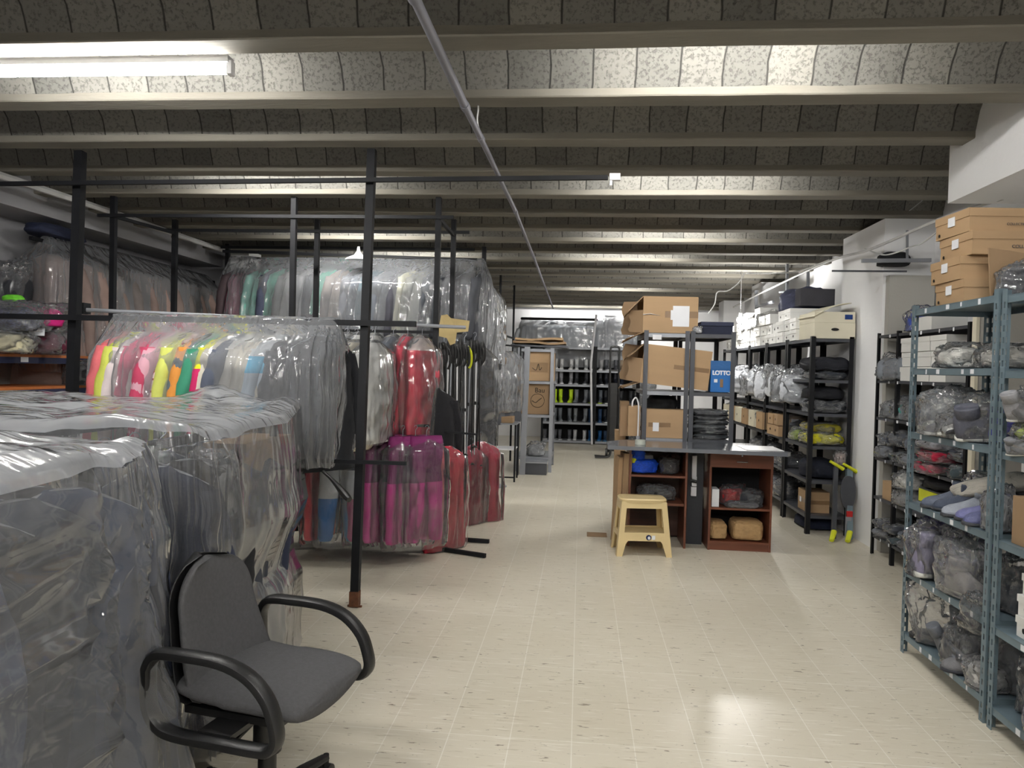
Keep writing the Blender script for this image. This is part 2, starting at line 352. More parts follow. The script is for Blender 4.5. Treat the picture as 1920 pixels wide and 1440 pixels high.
# ------------------------------------------------------------------ generic builders
def lface(bm, o, U, V, wd, h, hole=None):
    """plate from o along U (width wd) and V (height h); hole=(pitch, hw, hh) leaves a row of real slots"""
    U, V = Vector(U), Vector(V)
    if not hole:
        vs = [bm.verts.new(o+U*a+V*b) for a, b in ((0, 0), (wd, 0), (wd, h), (0, h))]; bm.faces.new(vs); return
    pt, hw, hh = hole; a = [0, (wd-hw)/2, (wd+hw)/2, wd]; n = int(h/pt); b = [0]
    for i in range(n): b += [i*pt+(pt-hh)/2, i*pt+(pt+hh)/2]
    b.append(h)
    g = [[bm.verts.new(o+U*x+V*z) for x in a] for z in b]
    for j in range(len(b)-1):
        for i in range(3):
            if i == 1 and j % 2 == 1: continue
            bm.faces.new((g[j][i], g[j][i+1], g[j+1][i+1], g[j+1][i]))
def angle_post(x, y, z0, z1, sx, sy, wd=.04, t=.0025, hole=None):
    """L-shaped post whose outer corner is at (x,y)"""
    bm = bmesh.new(); h = z1-z0
    lface(bm, Vector((x, y, z0)), (sx, 0, 0), (0, 0, 1), wd, h, hole); lface(bm, Vector((x, y, z0)), (0, sy, 0), (0, 0, 1), wd, h, hole)
    bmesh.ops.remove_doubles(bm, verts=bm.verts, dist=1e-5)
    r = bmesh.ops.extrude_face_region(bm, geom=bm.faces[:])
    vs = [v for v in r['geom'] if isinstance(v, bmesh.types.BMVert)]
    for v in vs:
        if abs(v.co.y-y) < 1e-6: v.co.y += sy*t
        if abs(v.co.x-x) < 1e-6: v.co.x += sx*t
    return bm
def tray(x0, x1, y0, y1, z, lip=.032):
    bm = bmesh.new(); bx(bm, x0, x1, y0, y1, z-.004, z)
    for a in ((x0, x0+.003, y0, y1), (x1-.003, x1, y0, y1), (x0, x1, y0, y0+.003), (x0, x1, y1-.003, y1)):
        bx(bm, *a, z-lip, z-.003)
    bx(bm, x0+.003, x0+.015, y0, y1, z-lip, z-lip+.003); bx(bm, x1-.015, x1-.003, y0, y1, z-lip, z-lip+.003)
    return bm
def rack(name, label, x0, x1, y0, y1, levels, H, m, hole=None, wd=.04, tags=0, mids=(), group=None, sm=None, lip=.032):
    t = empty(name, label, 'shelf rack', (x0, y0, 0), 0, group)
    off = Vector((x0, y0, 0))
    def P(nm, bm, mm, **k):
        bmesh.ops.translate(bm, verts=bm.verts, vec=-off); return obj(nm, bm, mm, t, **k)
    for x, sx in ((x0, 1), (x1, -1)):
        for y, sy in ((y0, 1), (y1, -1)): P('post', angle_post(x, y, 0, H, sx, sy, wd, hole=hole), m)
        for y in mids: P('post', angle_post(x, y, 0, H, sx, 1, wd, hole=hole), m)
    for i, z in enumerate(levels):
        P('shelf', tray(x0+.004, x1-.004, y0+.004, y1-.004, z, lip), sm or m)
        if tags:
            for k in range(tags):
                b = bmesh.new(); yy = y0+.08+(y1-y0-.2)*((k+.5+R.uniform(-.3, .3))/tags); ww = R.choice((.012, .02, .03))
                bx(b, x0+.0025, x0+.004, yy, yy+ww, z-.028+R.uniform(-.002, .004), z-.004); P('price_tag', b, M_white)
    return t
def carton(label, c, size, m, rz=0, lid=None, sticker=None, hole=None, group=None, cat='box', name='carton', tape=False, sd=-1):
    """box standing at c (centre of its base); fronts face -Y, long side faces -X"""
    W, D, H = size; lh = H*.35 if lid else 0
    t = empty(name, label, cat, c, rz, group)
    bm = bmesh.new(); bx(bm, -W/2, W/2, -D/2, D/2, 0, H-(.004 if lid else 0)); obj('body', bm, m, t, bevel=.003)
    if lid:
        bm = bmesh.new(); bx(bm, -W/2-.004, W/2+.004, -D/2-.004, D/2+.004, H-lh, H); obj('lid', bm, m, t, bevel=.003)
    if tape: boxo('tape', -W/2-.001, W/2+.001, -D/2-.001, D/2+.001, H*.5-.02, H*.5+.02, M_tape, t)
    if sticker:
        f, u, v, a, b = sticker    # face, centre u, v, size
        if f == 'y': boxo('sticker', u-a/2, u+a/2, -D/2-.0062, -D/2-.0035, v-b/2, v+b/2, M_white, t)
        else: boxo('sticker', -W/2-.0062, -W/2-.0035, u-a/2, u+a/2, v-b/2, v+b/2, M_white, t)
    if hole:
        f, u, v, r, e = hole
        bm = bmesh.new()
        if f == 'y': loft(bm, [ering((u, yy, v), (1, 0, 0), (0, 0, 1), r*e, r, 14) for yy in (-D/2-.0056, -D/2-.0045)])
        else: loft(bm, [ering((xx, u, v), (0, 1, 0), (0, 0, 1), r*e, r, 14) for xx in (-W/2-.0056, -W/2-.0045)])
        obj('handle_hole', bm, M_dark, t)
    return t
def unit(bm):
    for k in range(3):
        a = min(v.co[k] for v in bm.verts); b = max(v.co[k] for v in bm.verts)
        for v in bm.verts: v.co[k] = (v.co[k]-(a if k == 2 else (a+b)/2))/(b-a)
def lettering(txt, size, m, parent, loc, offset=0, space=1, rot=(PI/2, 0, 0)):
    f = bpy.data.curves.new('lettering', 'FONT'); f.body = txt; f.size = size; f.extrude = .0006; f.offset = offset; f.align_x = 'CENTER'; f.space_character = space
    tmp = bpy.data.objects.new('lettering_curve', f); COL.objects.link(tmp)
    me = bpy.data.meshes.new_from_object(tmp.evaluated_get(bpy.context.evaluated_depsgraph_get()))
    COL.objects.unlink(tmp); bpy.data.objects.remove(tmp); bpy.data.curves.remove(f)
    return put('lettering', me, m, parent, loc=loc, rot=rot)
def lump_mesh(seed, sub=4, amp=.16, fr=2.2, fine=.03, flat=.35, e=.75):
    """soft filled shape inside a unit box standing on z=0"""
    bm = bmesh.new(); bmesh.ops.create_icosphere(bm, subdivisions=sub, radius=1)
    s = Vector((seed*7.3, seed*3.1, seed*1.7))
    for v in bm.verts:
        p = v.co.normalized(); q = Vector([math.copysign(abs(c)**e, c) for c in p])
        d = 1+amp*noise.noise(p*fr+s)+fine*noise.noise(p*fr*5+s)-fine*1.5*abs(noise.noise(p*fr*2.5+s*2))
        q *= d*.5
        if q.z < -flat*.5-.1: q.z = -flat*.5-.1+(q.z+flat*.5+.1)*.15
        v.co = q
    unit(bm); return mesh('lump', bm, True)
def film_mesh(seed, tail=True):
    """crumpled bag skin around a unit lump, with a gathered end"""
    bm = bmesh.new(); bmesh.ops.create_icosphere(bm, subdivisions=5, radius=1)
    s = Vector((seed*5.1, seed*2.3, seed*8.7))
    for v in bm.verts:
        p = v.co.normalized(); q = Vector([math.copysign(abs(c)**.7, c) for c in p])
        r = abs(noise.noise(p*3+s)); r2 = abs(noise.noise(p*7+s))
        q *= (.56+.10*noise.noise(p*1.7+s)-.13*r-.06*r2)
        if tail:
            k = max(0, p.x*.8+p.z*.5); k = k**6
            q += Vector((.25, .05, .22))*k; q.y *= 1-.5*k
        if q.z < -.3: q.z = -.3+(q.z+.3)*.1
        v.co = q
    unit(bm); return mesh('skin', bm, True)
LUMPS = [lump_mesh(i, amp=.1+.05*(i % 3), flat=.2+.1*(i % 3)) for i in range(6)]
SKINS = [film_mesh(i, i % 2 == 0) for i in range(6)]
def folded_mesh(seed):
    """folded garment: slab with layered front edges and soft creases"""
    bm = bmesh.new(); s = Vector((seed*3.3, seed, 0)); rings = []
    n = 44
    for j in range(24):
        t = j/23; x = -.5+t; rg = []
        k = min(1, min(t, 1-t)*9)**.5
        for i in range(n):
            a = 2*PI*i/n; ca, sa = math.cos(a), math.sin(a)
            y = .5*math.copysign(abs(ca)**.35, ca); z = .5*math.copysign(abs(sa)**.6, sa)
            lay = .5+.5*math.cos((z+.5)*4*2*PI)
            y *= (1-.05*lay)*(.9+.1*k)*(1+.06*noise.noise(Vector((x*3, z*2, 0))+s)); z *= .25+.75*k
            z += .12*noise.noise(Vector((x*4, y*4, 0))+s)
            rg.append(Vector((x*(1+.04*noise.noise(Vector((z*4, y*3, 1))+s)), y, z+.5)))
        rings.append(rg)
    loft(bm, rings); return mesh('folded', bm, True)
FOLDS = [folded_mesh(i) for i in range(4)]
BLOCKS = [lump_mesh(30+i, sub=5, amp=.06, fr=2.5, fine=.035, flat=.5, e=.4) for i in range(2)]
CM = {}
def cloth(rgb, rough=.85):
    k = tuple(rgb)
    if k not in CM: CM[k] = mat('cloth %d %d %d' % k, rgb, rough, var=.15, vs=7, bump=.3, bs=35)
    return CM[k]
def soft(rgb):
    k = ('s',)+tuple(rgb)
    if k not in CM: CM[k] = mat('soft cloth %d %d %d' % tuple(rgb), rgb, .8, var=.3, vs=2.6, bump=.5, bs=5)
    return CM[k]
BN = [0]
def bagged(label, c, size, rgb, rz=0, tilt=0, kind='lump', group=None, name='bagged_garment', cat='bag', skin=F_bag, bare=False, bmat=None):
    """a parcel: soft contents as its own mesh, clear bag as a part"""
    BN[0] += 1; i = BN[0]
    src = {'lump': LUMPS, 'fold': FOLDS, 'block': BLOCKS}[kind]
    t = empty(name, label, cat, c, rz, group); t.rotation_euler = (R.uniform(-.03, .03), tilt, rz)
    k = .86 if not bare else 1
    if name == 'bagged_shoes':      # a pair, one leaning on the other
        L_ = max(size[0], size[1])*.88; ax = 0 if size[0] >= size[1] else PI/2; hs = size[2]*.8/(L_*.62)
        for q, (dz, roll, dy) in enumerate(((.01, .0, -.24), (size[2]*.12, .5, .22))):
            u_, s_ = SHOE['low']; off = Vector((0, dy*min(size[0], size[1]), dz)); off.rotate(Matrix.Rotation(ax, 3, 'Z'))
            kw = dict(loc=off, rot=(roll, -.1*q, ax+PI*(i % 2)+.25*q))
            o1 = put('upper', u_, cloth(tuple(min(255, v+14) for v in rgb), .6), t, scale=(L_, L_*1.1, L_*hs), **kw); o2 = put('sole', s_, cloth([(205, 205, 200), (60, 60, 66)][(i+q) % 2], .6), t, scale=(L_, L_*1.1, L_*hs), **kw)
        put('plastic_bag', SKINS[(i*5+1) % 6], skin, t, scale=(size[0]*1.02, size[1]*1.02, size[2]*1.08))
        return t
    put('contents', src[i % len(src)], bmat or soft(rgb), t, scale=(size[0]*k, size[1]*k, size[2]*k*.95), loc=(0, 0, .004))
    if not bare: put('plastic_bag', SKINS[(i*5+1) % 6], skin, t, scale=(size[0]*1.02, size[1]*1.02, size[2]*1.08))
    return t
def shoe_mesh(kind):
    """shoe pointing to +X, length 1, sole on z=0. returns upper, sole"""
    up, so = bmesh.new(), bmesh.new(); rings = []; sr = []
    prof = [(-.5, .06, .30, .30), (-.46, .12, .40, .52), (-.36, .145, .44, .56), (-.2, .15, .44, .52), (-.05, .145, .36, .40), (.1, .15, .28, .30), (.25, .17, .22, .22), (.38, .165, .18, .17), (.46, .12, .13, .12), (.5, .05, .08, .07)]
    if kind == 'boot': prof = [(x, wd, h if x > .05 else h+.1, h2 if x > .05 else h2+.1) for x, wd, h, h2 in prof]
    for x, wd, h, h2 in prof:
        rings.append([Vector((x, wd*math.cos(a)*(1 if math.sin(a) < .3 else .85), .05+(h)*max(0, math.sin(a))*1.0)) if math.sin(a) >= 0 else Vector((x, wd*math.cos(a), .05)) for a in [2*PI*i/20 for i in range(20)]])
        sr.append([Vector((x*1.04, (wd+.012)*math.copysign(abs(math.cos(a))**.6, math.cos(a)), .035+.035*math.copysign(abs(math.sin(a))**.4, math.sin(a)))) for a in [2*PI*i/20 for i in range(20)]])
    loft(up, rings); loft(so, sr)
    if kind == 'boot':
        sh = [ering((x, 0, z), (1, 0, 0), (0, 1, 0), a, b, 20, 2.4) for z, x, a, b in ((.2, -.27, .2, .14), (.45, -.28, .2, .145), (.7, -.29, .205, .15), (.95, -.29, .22, .165), (1.0, -.29, .225, .17))]
        loft(up, sh, cap1=False)
        ins = [ering((-.29, 0, z), (1, 0, 0), (0, 1, 0), a, b, 20, 2.4) for z, a, b in ((1.0, .22, .165), (1.03, .2, .15), (.9, .17, .12))]
        loft(up, ins, cap0=False)
    else:
        loft(up, [ering((-.24, 0, z), (1, 0, 0), (0, 1, 0), a, b, 20, 2.2) for z, a, b in ((.40, .2, .12), (.56, .2, .115), (.6, .19, .11), (.57, .17, .09))])
    return mesh('upper', up, True), mesh('sole', so, True)
SHOE = {k: shoe_mesh(k) for k in ('low', 'boot')}
def shoe(label, c, L, rgb, sole, rz=0, kind='boot', group=None, bag=False, tilt=0, hscale=1):
    t = empty('boot' if kind == 'boot' else 'shoe', label, 'shoe', c, rz, group); t.rotation_euler = (0, tilt, rz)
    u, s = SHOE[kind]
    put('upper', u, cloth(rgb, .5), t, scale=(L, L, L*hscale)); put('sole', s, cloth(sole, .6), t, scale=(L, L, L))
    if bag: put('plastic_bag', SKINS[R.randrange(6)], F_bag, t, scale=(L*1.25, L*.75, L*.95), loc=(0, 0, 0))
    return t

# garments: hang from (0,0,0) in the local XZ plane
def jacket_mesh(seed, L=.72, puff=1.0, flare=0):
    s = Vector((seed*4.1, seed*9.2, 0)); bm = bmesh.new(); rings = []
    prof = [(-.075, .055, .05), (-.10, .085, .065), (-.125, .15, .075), (-.16, .205, .085), (-.21, .225, .095), (-.30, .22, .105), (-.42, .215, .105), (-.55, .22, .105), (-.68, .225+flare*.4, .10), (-.12-L+.03, .235+flare, .10+flare*.3), (-.12-L, .228+flare, .092+flare*.3), (-.10-L, .19, .05)]
    z_full = []
    for a, b in zip(prof, prof[1:]):
        m = 1 if b[0] > -.3 else 4
        for i in range(m):
            t = i/m; z_full.append(tuple(a[j]*(1-t)+b[j]*t for j in range(3)))
    z_full.append(prof[-1])
    for z, a, b in z_full:
        n = 36; rg = []
        for i in range(n):
            t = 2*PI*i/n; q = 1+.10*puff*noise.noise(Vector((math.cos(t)*2.2, math.sin(t)*2.2, z*7))+s)+.05*puff*noise.noise(Vector((math.cos(t)*7, math.sin(t)*7, z*3))+s)
            rg.append(Vector((a*math.copysign(abs(math.cos(t))**.8, math.cos(t))*q, b*.75*puff*math.copysign(abs(math.sin(t))**.8, math.sin(t))*q, z)))
        rings.append(rg)
    loft(bm, rings)
    return mesh('jacket_body', bm, True)
def sleeve_mesh(sgn, seed, L=.60):
    bm = bmesh.new(); s = Vector((seed*2.1, seed*5.2, sgn)); rings = []
    for i in range(22):
        t = i/21; x = .175+.075*math.sin(min(1, t*2)*PI/2)+.012*t; z = -.17-L*t; y = .01+.05*t*t
        r = (.068-.026*t)*(1+.10*noise.noise(Vector((t*9, 0, 0))+s)); r = r*.55 if i == 21 else r
        rings.append([p+Vector((0, 0, 0))+Vector((.008*noise.noise(p*14+s), .008*noise.noise(p*13+s), 0)) for p in ering((sgn*x, y, z), (1, 0, 0), (0, 1, 0), r*.9, r, 14)])
    loft(bm, rings); return mesh('sleeve', bm, True)
def pants_mesh(seed, L=.95):
    bm = bmesh.new(); s = Vector((seed*6.1, seed*1.2, 0))
    for sg in (-1, 1):
        rings = []
        for i in range(26):
            t = i/25; z = -.1-L*t; cx = sg*(.075+.045*t); a = .10-.03*t; b = .05-.008*t
            if i == 25: a *= .8
            rings.append([p+Vector((.018*noise.noise(Vector((p.x*8, p.y*8, z*4))+s), .018*noise.noise(Vector((p.x*9, p.y*9, z*5+3))+s), 0)) for p in ering((cx, 0, z), (1, 0, 0), (0, 1, 0), a, b, 18, 2.3)])
        loft(bm, rings)
    loft(bm, [ering((0, 0, z), (1, 0, 0), (0, 1, 0), a, b, 28, 2.8) for z, a, b in ((-.07, .165, .04), (-.12, .18, .05), (-.22, .18, .056), (-.34, .165, .056), (-.38, .13, .03))])
    return mesh('trouser_body', bm, True)
def hanger_mesh():
    bm = bmesh.new()
    hook = [(.0, 0, -.075), (0, 0, -.03), (.004, 0, -.012), (.018, 0, 0), (.022, 0, .012), (.012, 0, .026), (-.006, 0, .026), (-.017, 0, .014)]
    sweep(bm, bez(hook, 4), .0022, 6)
    sweep(bm, bez([(-.19, 0, -.155), (-.08, 0, -.095), (0, 0, -.075), (.08, 0, -.095), (.19, 0, -.155)], 5), .007, 6)
    return mesh('hanger', bm, True)
HANG = hanger_mesh()
JK = [(jacket_mesh(i, .70+.03*(i % 3), puff=.9+.12*(i % 4)), [sleeve_mesh(g, i) for g in (-1, 1)]) for i in range(5)]
CO = [(jacket_mesh(i+20, .98, puff=.9, flare=.03), [sleeve_mesh(g, i+20, .68) for g in (-1, 1)]) for i in range(3)]
TR = [pants_mesh(i) for i in range(3)]
def drape_mesh(prof, nseg=140, e=3.0, seed=0, amp=1.0, ff=14, fine=.004, close=True, peak=None, zw=.0, fan=None):
    """loose sheet: rings (z, half_len, half_wid, fold) from top to bottom; folds run down"""
    bm = bmesh.new(); s = Vector((seed*3.7, seed*1.9, seed)); full = []
    for a, b in zip(prof, prof[1:]):
        d = max(abs(a[0]-b[0]), abs(a[1]-b[1]), abs(a[2]-b[2])); m = max(2, int(d/.03))
        for i in range(m):
            t = i/m; full.append([a[j]*(1-t)+b[j]*t for j in range(4)])
    full.append(list(prof[-1])); rings = []
    for z, a, b, fo in full:
        rg = []
        for i in range(nseg):
            t = 2*PI*i/nseg; ca, sa = math.cos(t), math.sin(t)
            x = a*math.copysign(abs(ca)**(2/e), ca); y = b*math.copysign(abs(sa)**(2/e), sa)
            nr = Vector((ca, sa, 0)); per = Vector((ca, sa, 0))
            f = noise.noise(per*ff*.25+Vector((0, 0, z*1.2))+s)*.6+abs(noise.noise(per*ff*.55+Vector((0, 0, z*.8))+s))*.9-.25
            p = Vector((x, y, z))+nr*f*fo*amp
            p += Vector([noise.noise(p*9+s), noise.noise(p*9+s+Vector((5, 0, 0))), noise.noise(p*9+s+Vector((9, 0, 0)))])*fine*2.2
            p.z += zw*noise.noise(Vector((x*1.3, y*2.5, 0))+s)+zw*.5*abs(noise.noise(Vector((x*4, y*6, 3))+s))
            if fan and x > a*.9 and z < prof[0][0]+.001:
                dy, dz = fan[0]-p.y, fan[1]-p.z; ds = math.hypot(dy, dz); an = math.atan2(dz, max(dy, -.2))
                p.x += fan[2]*min(1, ds*2.2)*(abs(noise.noise(Vector((an*5.5, ds*.25, seed))))*1.6+.5*abs(noise.noise(Vector((an*14, ds*.3, seed+3))))-.35)
            if peak:
                for q in peak: p.z += q[3]*math.exp(-((p.x-q[0])**2+(p.y-q[1])**2)/q[2]**2)*(1 if z > prof[0][0]-.08 else 0)
            rg.append(p)
        rings.append(rg)
    loft(bm, rings, cap0=close, cap1=False)
    return mesh('sheet', bm, True)
BAGM = [drape_mesh([(-.06, .03, .03, 0), (-.10, .12, .06, .01), (-.18, .25, .10, .02), (-.5, .27, .115, .03), (-.95, .26, .10, .04), (-.99, .24, .08, .03)], nseg=64, seed=i, ff=10, fine=.006) for i in range(3)]
GN = [0]
def garment(kind, label, loc, rz, m, cat=None, group=None, bag=None, scale=1, sleeves=True, tilt=0, sm=None, name=None, thick=1, blen=1, bwid=1):
    GN[0] += 1; i = GN[0]
    nm = name or {'jacket': 'jacket', 'coat': 'coat', 'pants': 'trousers'}[kind]
    if kind == 'pants':
        t = put(nm, TR[i % 3], m); sc = (scale, scale*thick, scale)
    else:
        body, sl = (JK if kind == 'jacket' else CO)[i % (5 if kind == 'jacket' else 3)]
        t = put(nm, body, m); sc = (scale, scale*thick, scale)
        if sleeves:
            for q in sl: put('sleeve', q, sm or m, t)
    t.location = loc; t.rotation_euler = (tilt, 0, rz); t.scale = sc
    tag(t, label, cat or nm.replace('_', ' '), group)
    put('hanger', HANG, M_ltsteel, t)
    if bag: put('plastic_bag', BAGM[i % 3], bag, t, scale=(bwid, bwid, blen))
    return t
def bar(name, a, b, s, m, parent=None, lab=None, cat=None, group=None):
    """square steel bar between two points"""
    bm = bmesh.new(); a, b = Vector(a), Vector(b); up = (0, 1, 0) if abs((b-a).normalized().z) > .7 else (0, 0, 1)
    sweep(bm, [a, b], s*.72, 4, up=Matrix.Rotation(PI/4, 3, (b-a).normalized()) @ Vector(up)); o = obj(name, bm, m, parent, bevel=.002, seg=1)
    return o

# ------------------------------------------------------------------ right side: blue grey slotted racks
HOLE = (.05, .011, .026)
LV = [.11, .455, .83, 1.21, 1.555, 1.875]
rack('slotted_rack', 'blue grey slotted steel rack with brown cartons on its top shelf', 1.79, 2.2, 3.42, 4.27, LV, 1.9, M_grysteel, HOLE, .036, tags=4)
rack('slotted_rack', 'blue grey slotted steel rack cut off by the picture edge, holding white shoe boxes', 1.79, 2.2, 2.5, 3.39, [v-.01 for v in LV], 1.89, M_grysteel, HOLE, .036, tags=3)
LVN = ['bottom', 'second lowest', 'third', 'fourth', 'fifth', 'top']
# cartons
zc = 1.876
for i, (dx, dy, lab) in enumerate(((0, 0, 'lowest'), (-.012, .03, 'second lowest'), (.015, -.01, 'second highest'), (.005, .02, 'topmost'))):
    t = carton('brown cardboard shoe carton, %s in the stack on the blue grey rack' % lab, (1.975+dx, 3.93+dy, zc), (.30, .30, .112), M_card, rz=.03*(i-1), lid=True, sticker=('x', .0, .07, .06, .045), hole=('x', .11, .02, .008, 1), group=None)
    if i >= 2:
        lettering('COLLECT' if i == 2 else 'COLLECTION', .022 if i == 2 else .017, M_dkgry, t, (.075, -.156, .03), 0)
    zc += .114
bm = bmesh.new(); pts = [(0, 0), (.16, 0), (.19, .05), (.2, .21), (.16, .215), (.1, .225), (0, .235)]
loft(bm, [[Vector((a, yy, b)) for a, b in pts] for yy in (0, .006)]); o = obj('cardboard_sheet', bm, M_card2, loc=(1.86, 3.62, 1.88), rot=(-.12, 0, .1)); tag(o, 'torn flat cardboard sheet leaning on the brown shoe cartons', 'cardboard')
bagged('dark grey shoes in a knotted clear bag beside the leaning cardboard sheet', (2.0, 3.56, 1.877), (.30, .24, .17), (44, 42, 48), rz=.3)
bagged('dark bundle in clear bag on the cut-off rack, top shelf', (2.0, 3.2, 1.867), (.34, .34, .16), (52, 58, 58), rz=1)
bagged('grey white bundle in a clear bag at the near top shelf end', (2.0, 2.8, 1.867), (.36, .36, .2), (120, 120, 118), rz=2)
# fleecy rolls on the fifth shelf
M_fleece = mat('fleece', (236, 234, 228), .95, var=.12, vs=9, bump=.9, bs=18)
M_fleeceg = mat('grey fleece', (206, 202, 194), .95, var=.12, vs=9, bump=.9, bs=18)
bagged('white fleece lined slippers in a clear bag on the fifth shelf', (1.95, 4.0, 1.556), (.30, .24, .13), (210, 210, 205), rz=.3, bmat=M_fleece, name='bagged_slippers', skin=F_clear)
bagged('beige grey fleece roll in a clear bag on the fifth shelf', (1.98, 3.66, 1.556), (.36, .28, .12), (180, 176, 168), rz=.9, bmat=M_fleeceg, name='bagged_slippers', skin=F_clear)
bagged('dark flat parcel in clear bag at the back of fifth shelf', (2.1, 3.75, 1.556), (.16, .5, .1), (60, 60, 64))
# fourth shelf: clear bags of shoes
sp = 'on fourth blue grey shelf'
bagged('see-through bag of grey trainers overhanging the far end '+sp, (1.90, 4.10, 1.212), (.26, .26, .25), (92, 96, 108), rz=.5, skin=F_clear, name='bagged_shoes')
shoe('grey trainer with white sole in a loose clear bag '+sp, (1.89, 3.96, 1.214), .27, (104, 104, 112), (215, 215, 212), rz=2.7, kind='low', bag=True)
bagged('small see-through bag of white shoes '+sp, (1.86, 3.82, 1.212), (.20, .22, .15), (200, 200, 198), rz=1.5, name='bagged_shoes')
bagged('big drooping clear bag of dark grey boots '+sp, (1.94, 3.68, 1.212), (.3, .3, .22), (70, 72, 84), rz=2.2, skin=F_clear, name='bagged_shoes')
t = bagged('violet blue folded item with lime stripes in a clear bag '+sp, (1.96, 3.53, 1.212), (.20, .30, .22), (66, 68, 170), rz=.4, name='bagged_garment', skin=F_clear)
for a, b in (((-.09, -.13, .19), (-.04, -.15, .12)), ((-.05, -.15, .09), (-.085, -.12, .04))):
    bm = bmesh.new(); sweep(bm, [a, b], .007, 6); obj('lime_stripe', bm, M_yellow, t)
# third shelf
sp = 'on third blue grey shelf'
bagged('long grey fleece liner lying slanted '+sp, (1.99, 3.77, .95), (.52, .16, .10), (182, 178, 170), rz=1.75, tilt=.28, bmat=M_fleeceg, bare=True, name='fleece_liner', cat='liner')
bagged('dark quilted bundle behind the fleece liner '+sp, (2.06, 3.86, .832), (.24, .50, .2), (46, 48, 58), name='bagged_garment')
for i, (y, c, l) in enumerate(((4.02, (84, 92, 110), 'steel blue'), (3.92, (66, 74, 92), 'slate'), (3.80, (150, 156, 168), 'pale grey'), (3.67, (112, 114, 160), 'lavender'), (3.60, (88, 92, 130), 'dusky violet'))):
    shoe('%s low slipper lying loose ' % l+sp, (1.90, y, .832), .25, c, (60, 62, 68), rz=[2.6, 2.2, 2.8, 2.4, 3.0][i], kind='low')
bagged('crumpled empty clear bag beside the post '+sp, (1.87, 3.5, .832), (.13, .16, .2), (190, 192, 198), rz=.2, name='crumpled_bag')
# second shelf
sp = 'on second lowest blue grey shelf'
bagged('large clear bag spilling over the far end '+sp, (1.9, 4.12, .457), (.30, .24, .3), (120, 116, 140), skin=F_clear, name='bagged_shoes')
bagged('clear bag with purple checked shoes '+sp, (1.98, 3.98, .457), (.3, .26, .30), (62, 50, 110), rz=.4, name='bagged_shoes')
shoe('grey shoe with thick white sole in clear bag '+sp, (1.88, 3.75, .46), .29, (150, 146, 150), (226, 222, 206), rz=-1.3, kind='low', bag=True)
bagged('dark sole in clear bag hanging over the edge '+sp, (1.82, 3.55, .36), (.12, .18, .17), (58, 60, 66), rz=.1, skin=F_clear, name='bagged_shoes')
bagged('crinkled dark bags at the back corner '+sp, (2.03, 3.56, .457), (.26, .24, .26), (52, 58, 66), rz=.1)
# bottom shelf
sp = 'on bottom blue grey shelf'
shoe('black cream-lined boot at the far end '+sp, (1.93, 4.08, .112), .33, (40, 42, 50), (34, 34, 36), rz=2.3, kind='boot', bag=True, hscale=.66)
shoe('black cream-lined boot beside the grey pouch '+sp, (2.02, 3.95, .112), .30, (36, 38, 44), (30, 30, 32), rz=2.6, kind='boot', hscale=.6)
bagged('grey felt pouch in a clear bag '+sp, (2.0, 3.85, .112), (.24, .2, .24), (104, 104, 110), rz=.8, skin=F_clear)
bagged('clear bag of dark slippers in the middle '+sp, (1.9, 3.78, .112), (.28, .24, .22), (84, 88, 96), rz=1.2, skin=F_clear, name='bagged_shoes')
shoe('grey slipper with dark sole and tag '+sp, (1.88, 3.68, .114), .27, (112, 112, 116), (40, 42, 50), rz=2.8, kind='low')
bagged('light grey rolled slippers near the front post '+sp, (1.87, 3.54, .112), (.18, .18, .13), (186, 184, 182), rz=.2, name='bagged_slippers')
bagged('clear bag of grey boots against the near post '+sp, (2.0, 3.52, .112), (.24, .2, .26), (90, 92, 100), rz=2)
# cut-off rack
sp = 'on the cut-off rack'
bagged('white knit bag end '+sp+', fifth shelf', (1.95, 3.22, 1.547), (.24, .2, .12), (190, 190, 186))
bagged('clear bag with grey soles at upper place '+sp, (1.86, 3.20, 1.33), (.2, .22, .16), (130, 130, 134), skin=F_clear, name='bagged_shoes')
bagged('clear bag with lime trim in the middle of the bag pile '+sp, (1.86, 3.20, 1.27), (.2, .2, .07), (190, 214, 60), name='bagged_shoes')
t = bagged('grey bag with white lettering lowest in the bag pile '+sp, (1.86, 3.20, 1.202), (.2, .22, .09), (120, 122, 128), name='bagged_shoes')
bagged('dark shoes in clear bag behind brown carton '+sp, (2.03, 3.1, .822), (.28, .4, .3), (38, 40, 46), name='bagged_shoes')
t = carton('opened brown carton standing '+sp+' above the silver bag', (1.97, 3.13, .822), (.30, .36, .2), M_card2, sticker=None)
bagged('silvery white bag lying before the brown carton '+sp, (1.87, 2.96, .822), (.2, .3, .11), (205, 205, 208), rz=1.4)
for j in range(4):
    for r_ in range(2):
        carton('white shoe box %s from the bottom, %s row, on the cut-off rack' % (ORD[j], 'far' if r_ == 0 else 'near'), (1.99-.006*(j % 2)+.01*j, 3.14-.27*r_, .447+j*.088), (.33, .24, .085), M_wbox, lid=True, hole=('x', .06, .035, .011, 1), group=None, rz=.02*(j % 3-1))
bagged('dark boots in clear bag '+sp+', bottom shelf far end', (1.98, 3.24, .102), (.28, .22, .28), (58, 60, 66), skin=F_clear, name='bagged_shoes')
bagged('royal blue trimmed shoes in clear bag '+sp+', bottom shelf', (1.9, 3.02, .102), (.28, .28, .2), (34, 62, 140), name='bagged_shoes', rz=.5)
bagged('black white printed shoes in clear bag '+sp+', bottom shelf', (1.96, 2.78, .102), (.3, .28, .26), (70, 72, 78), name='bagged_shoes', rz=.9)

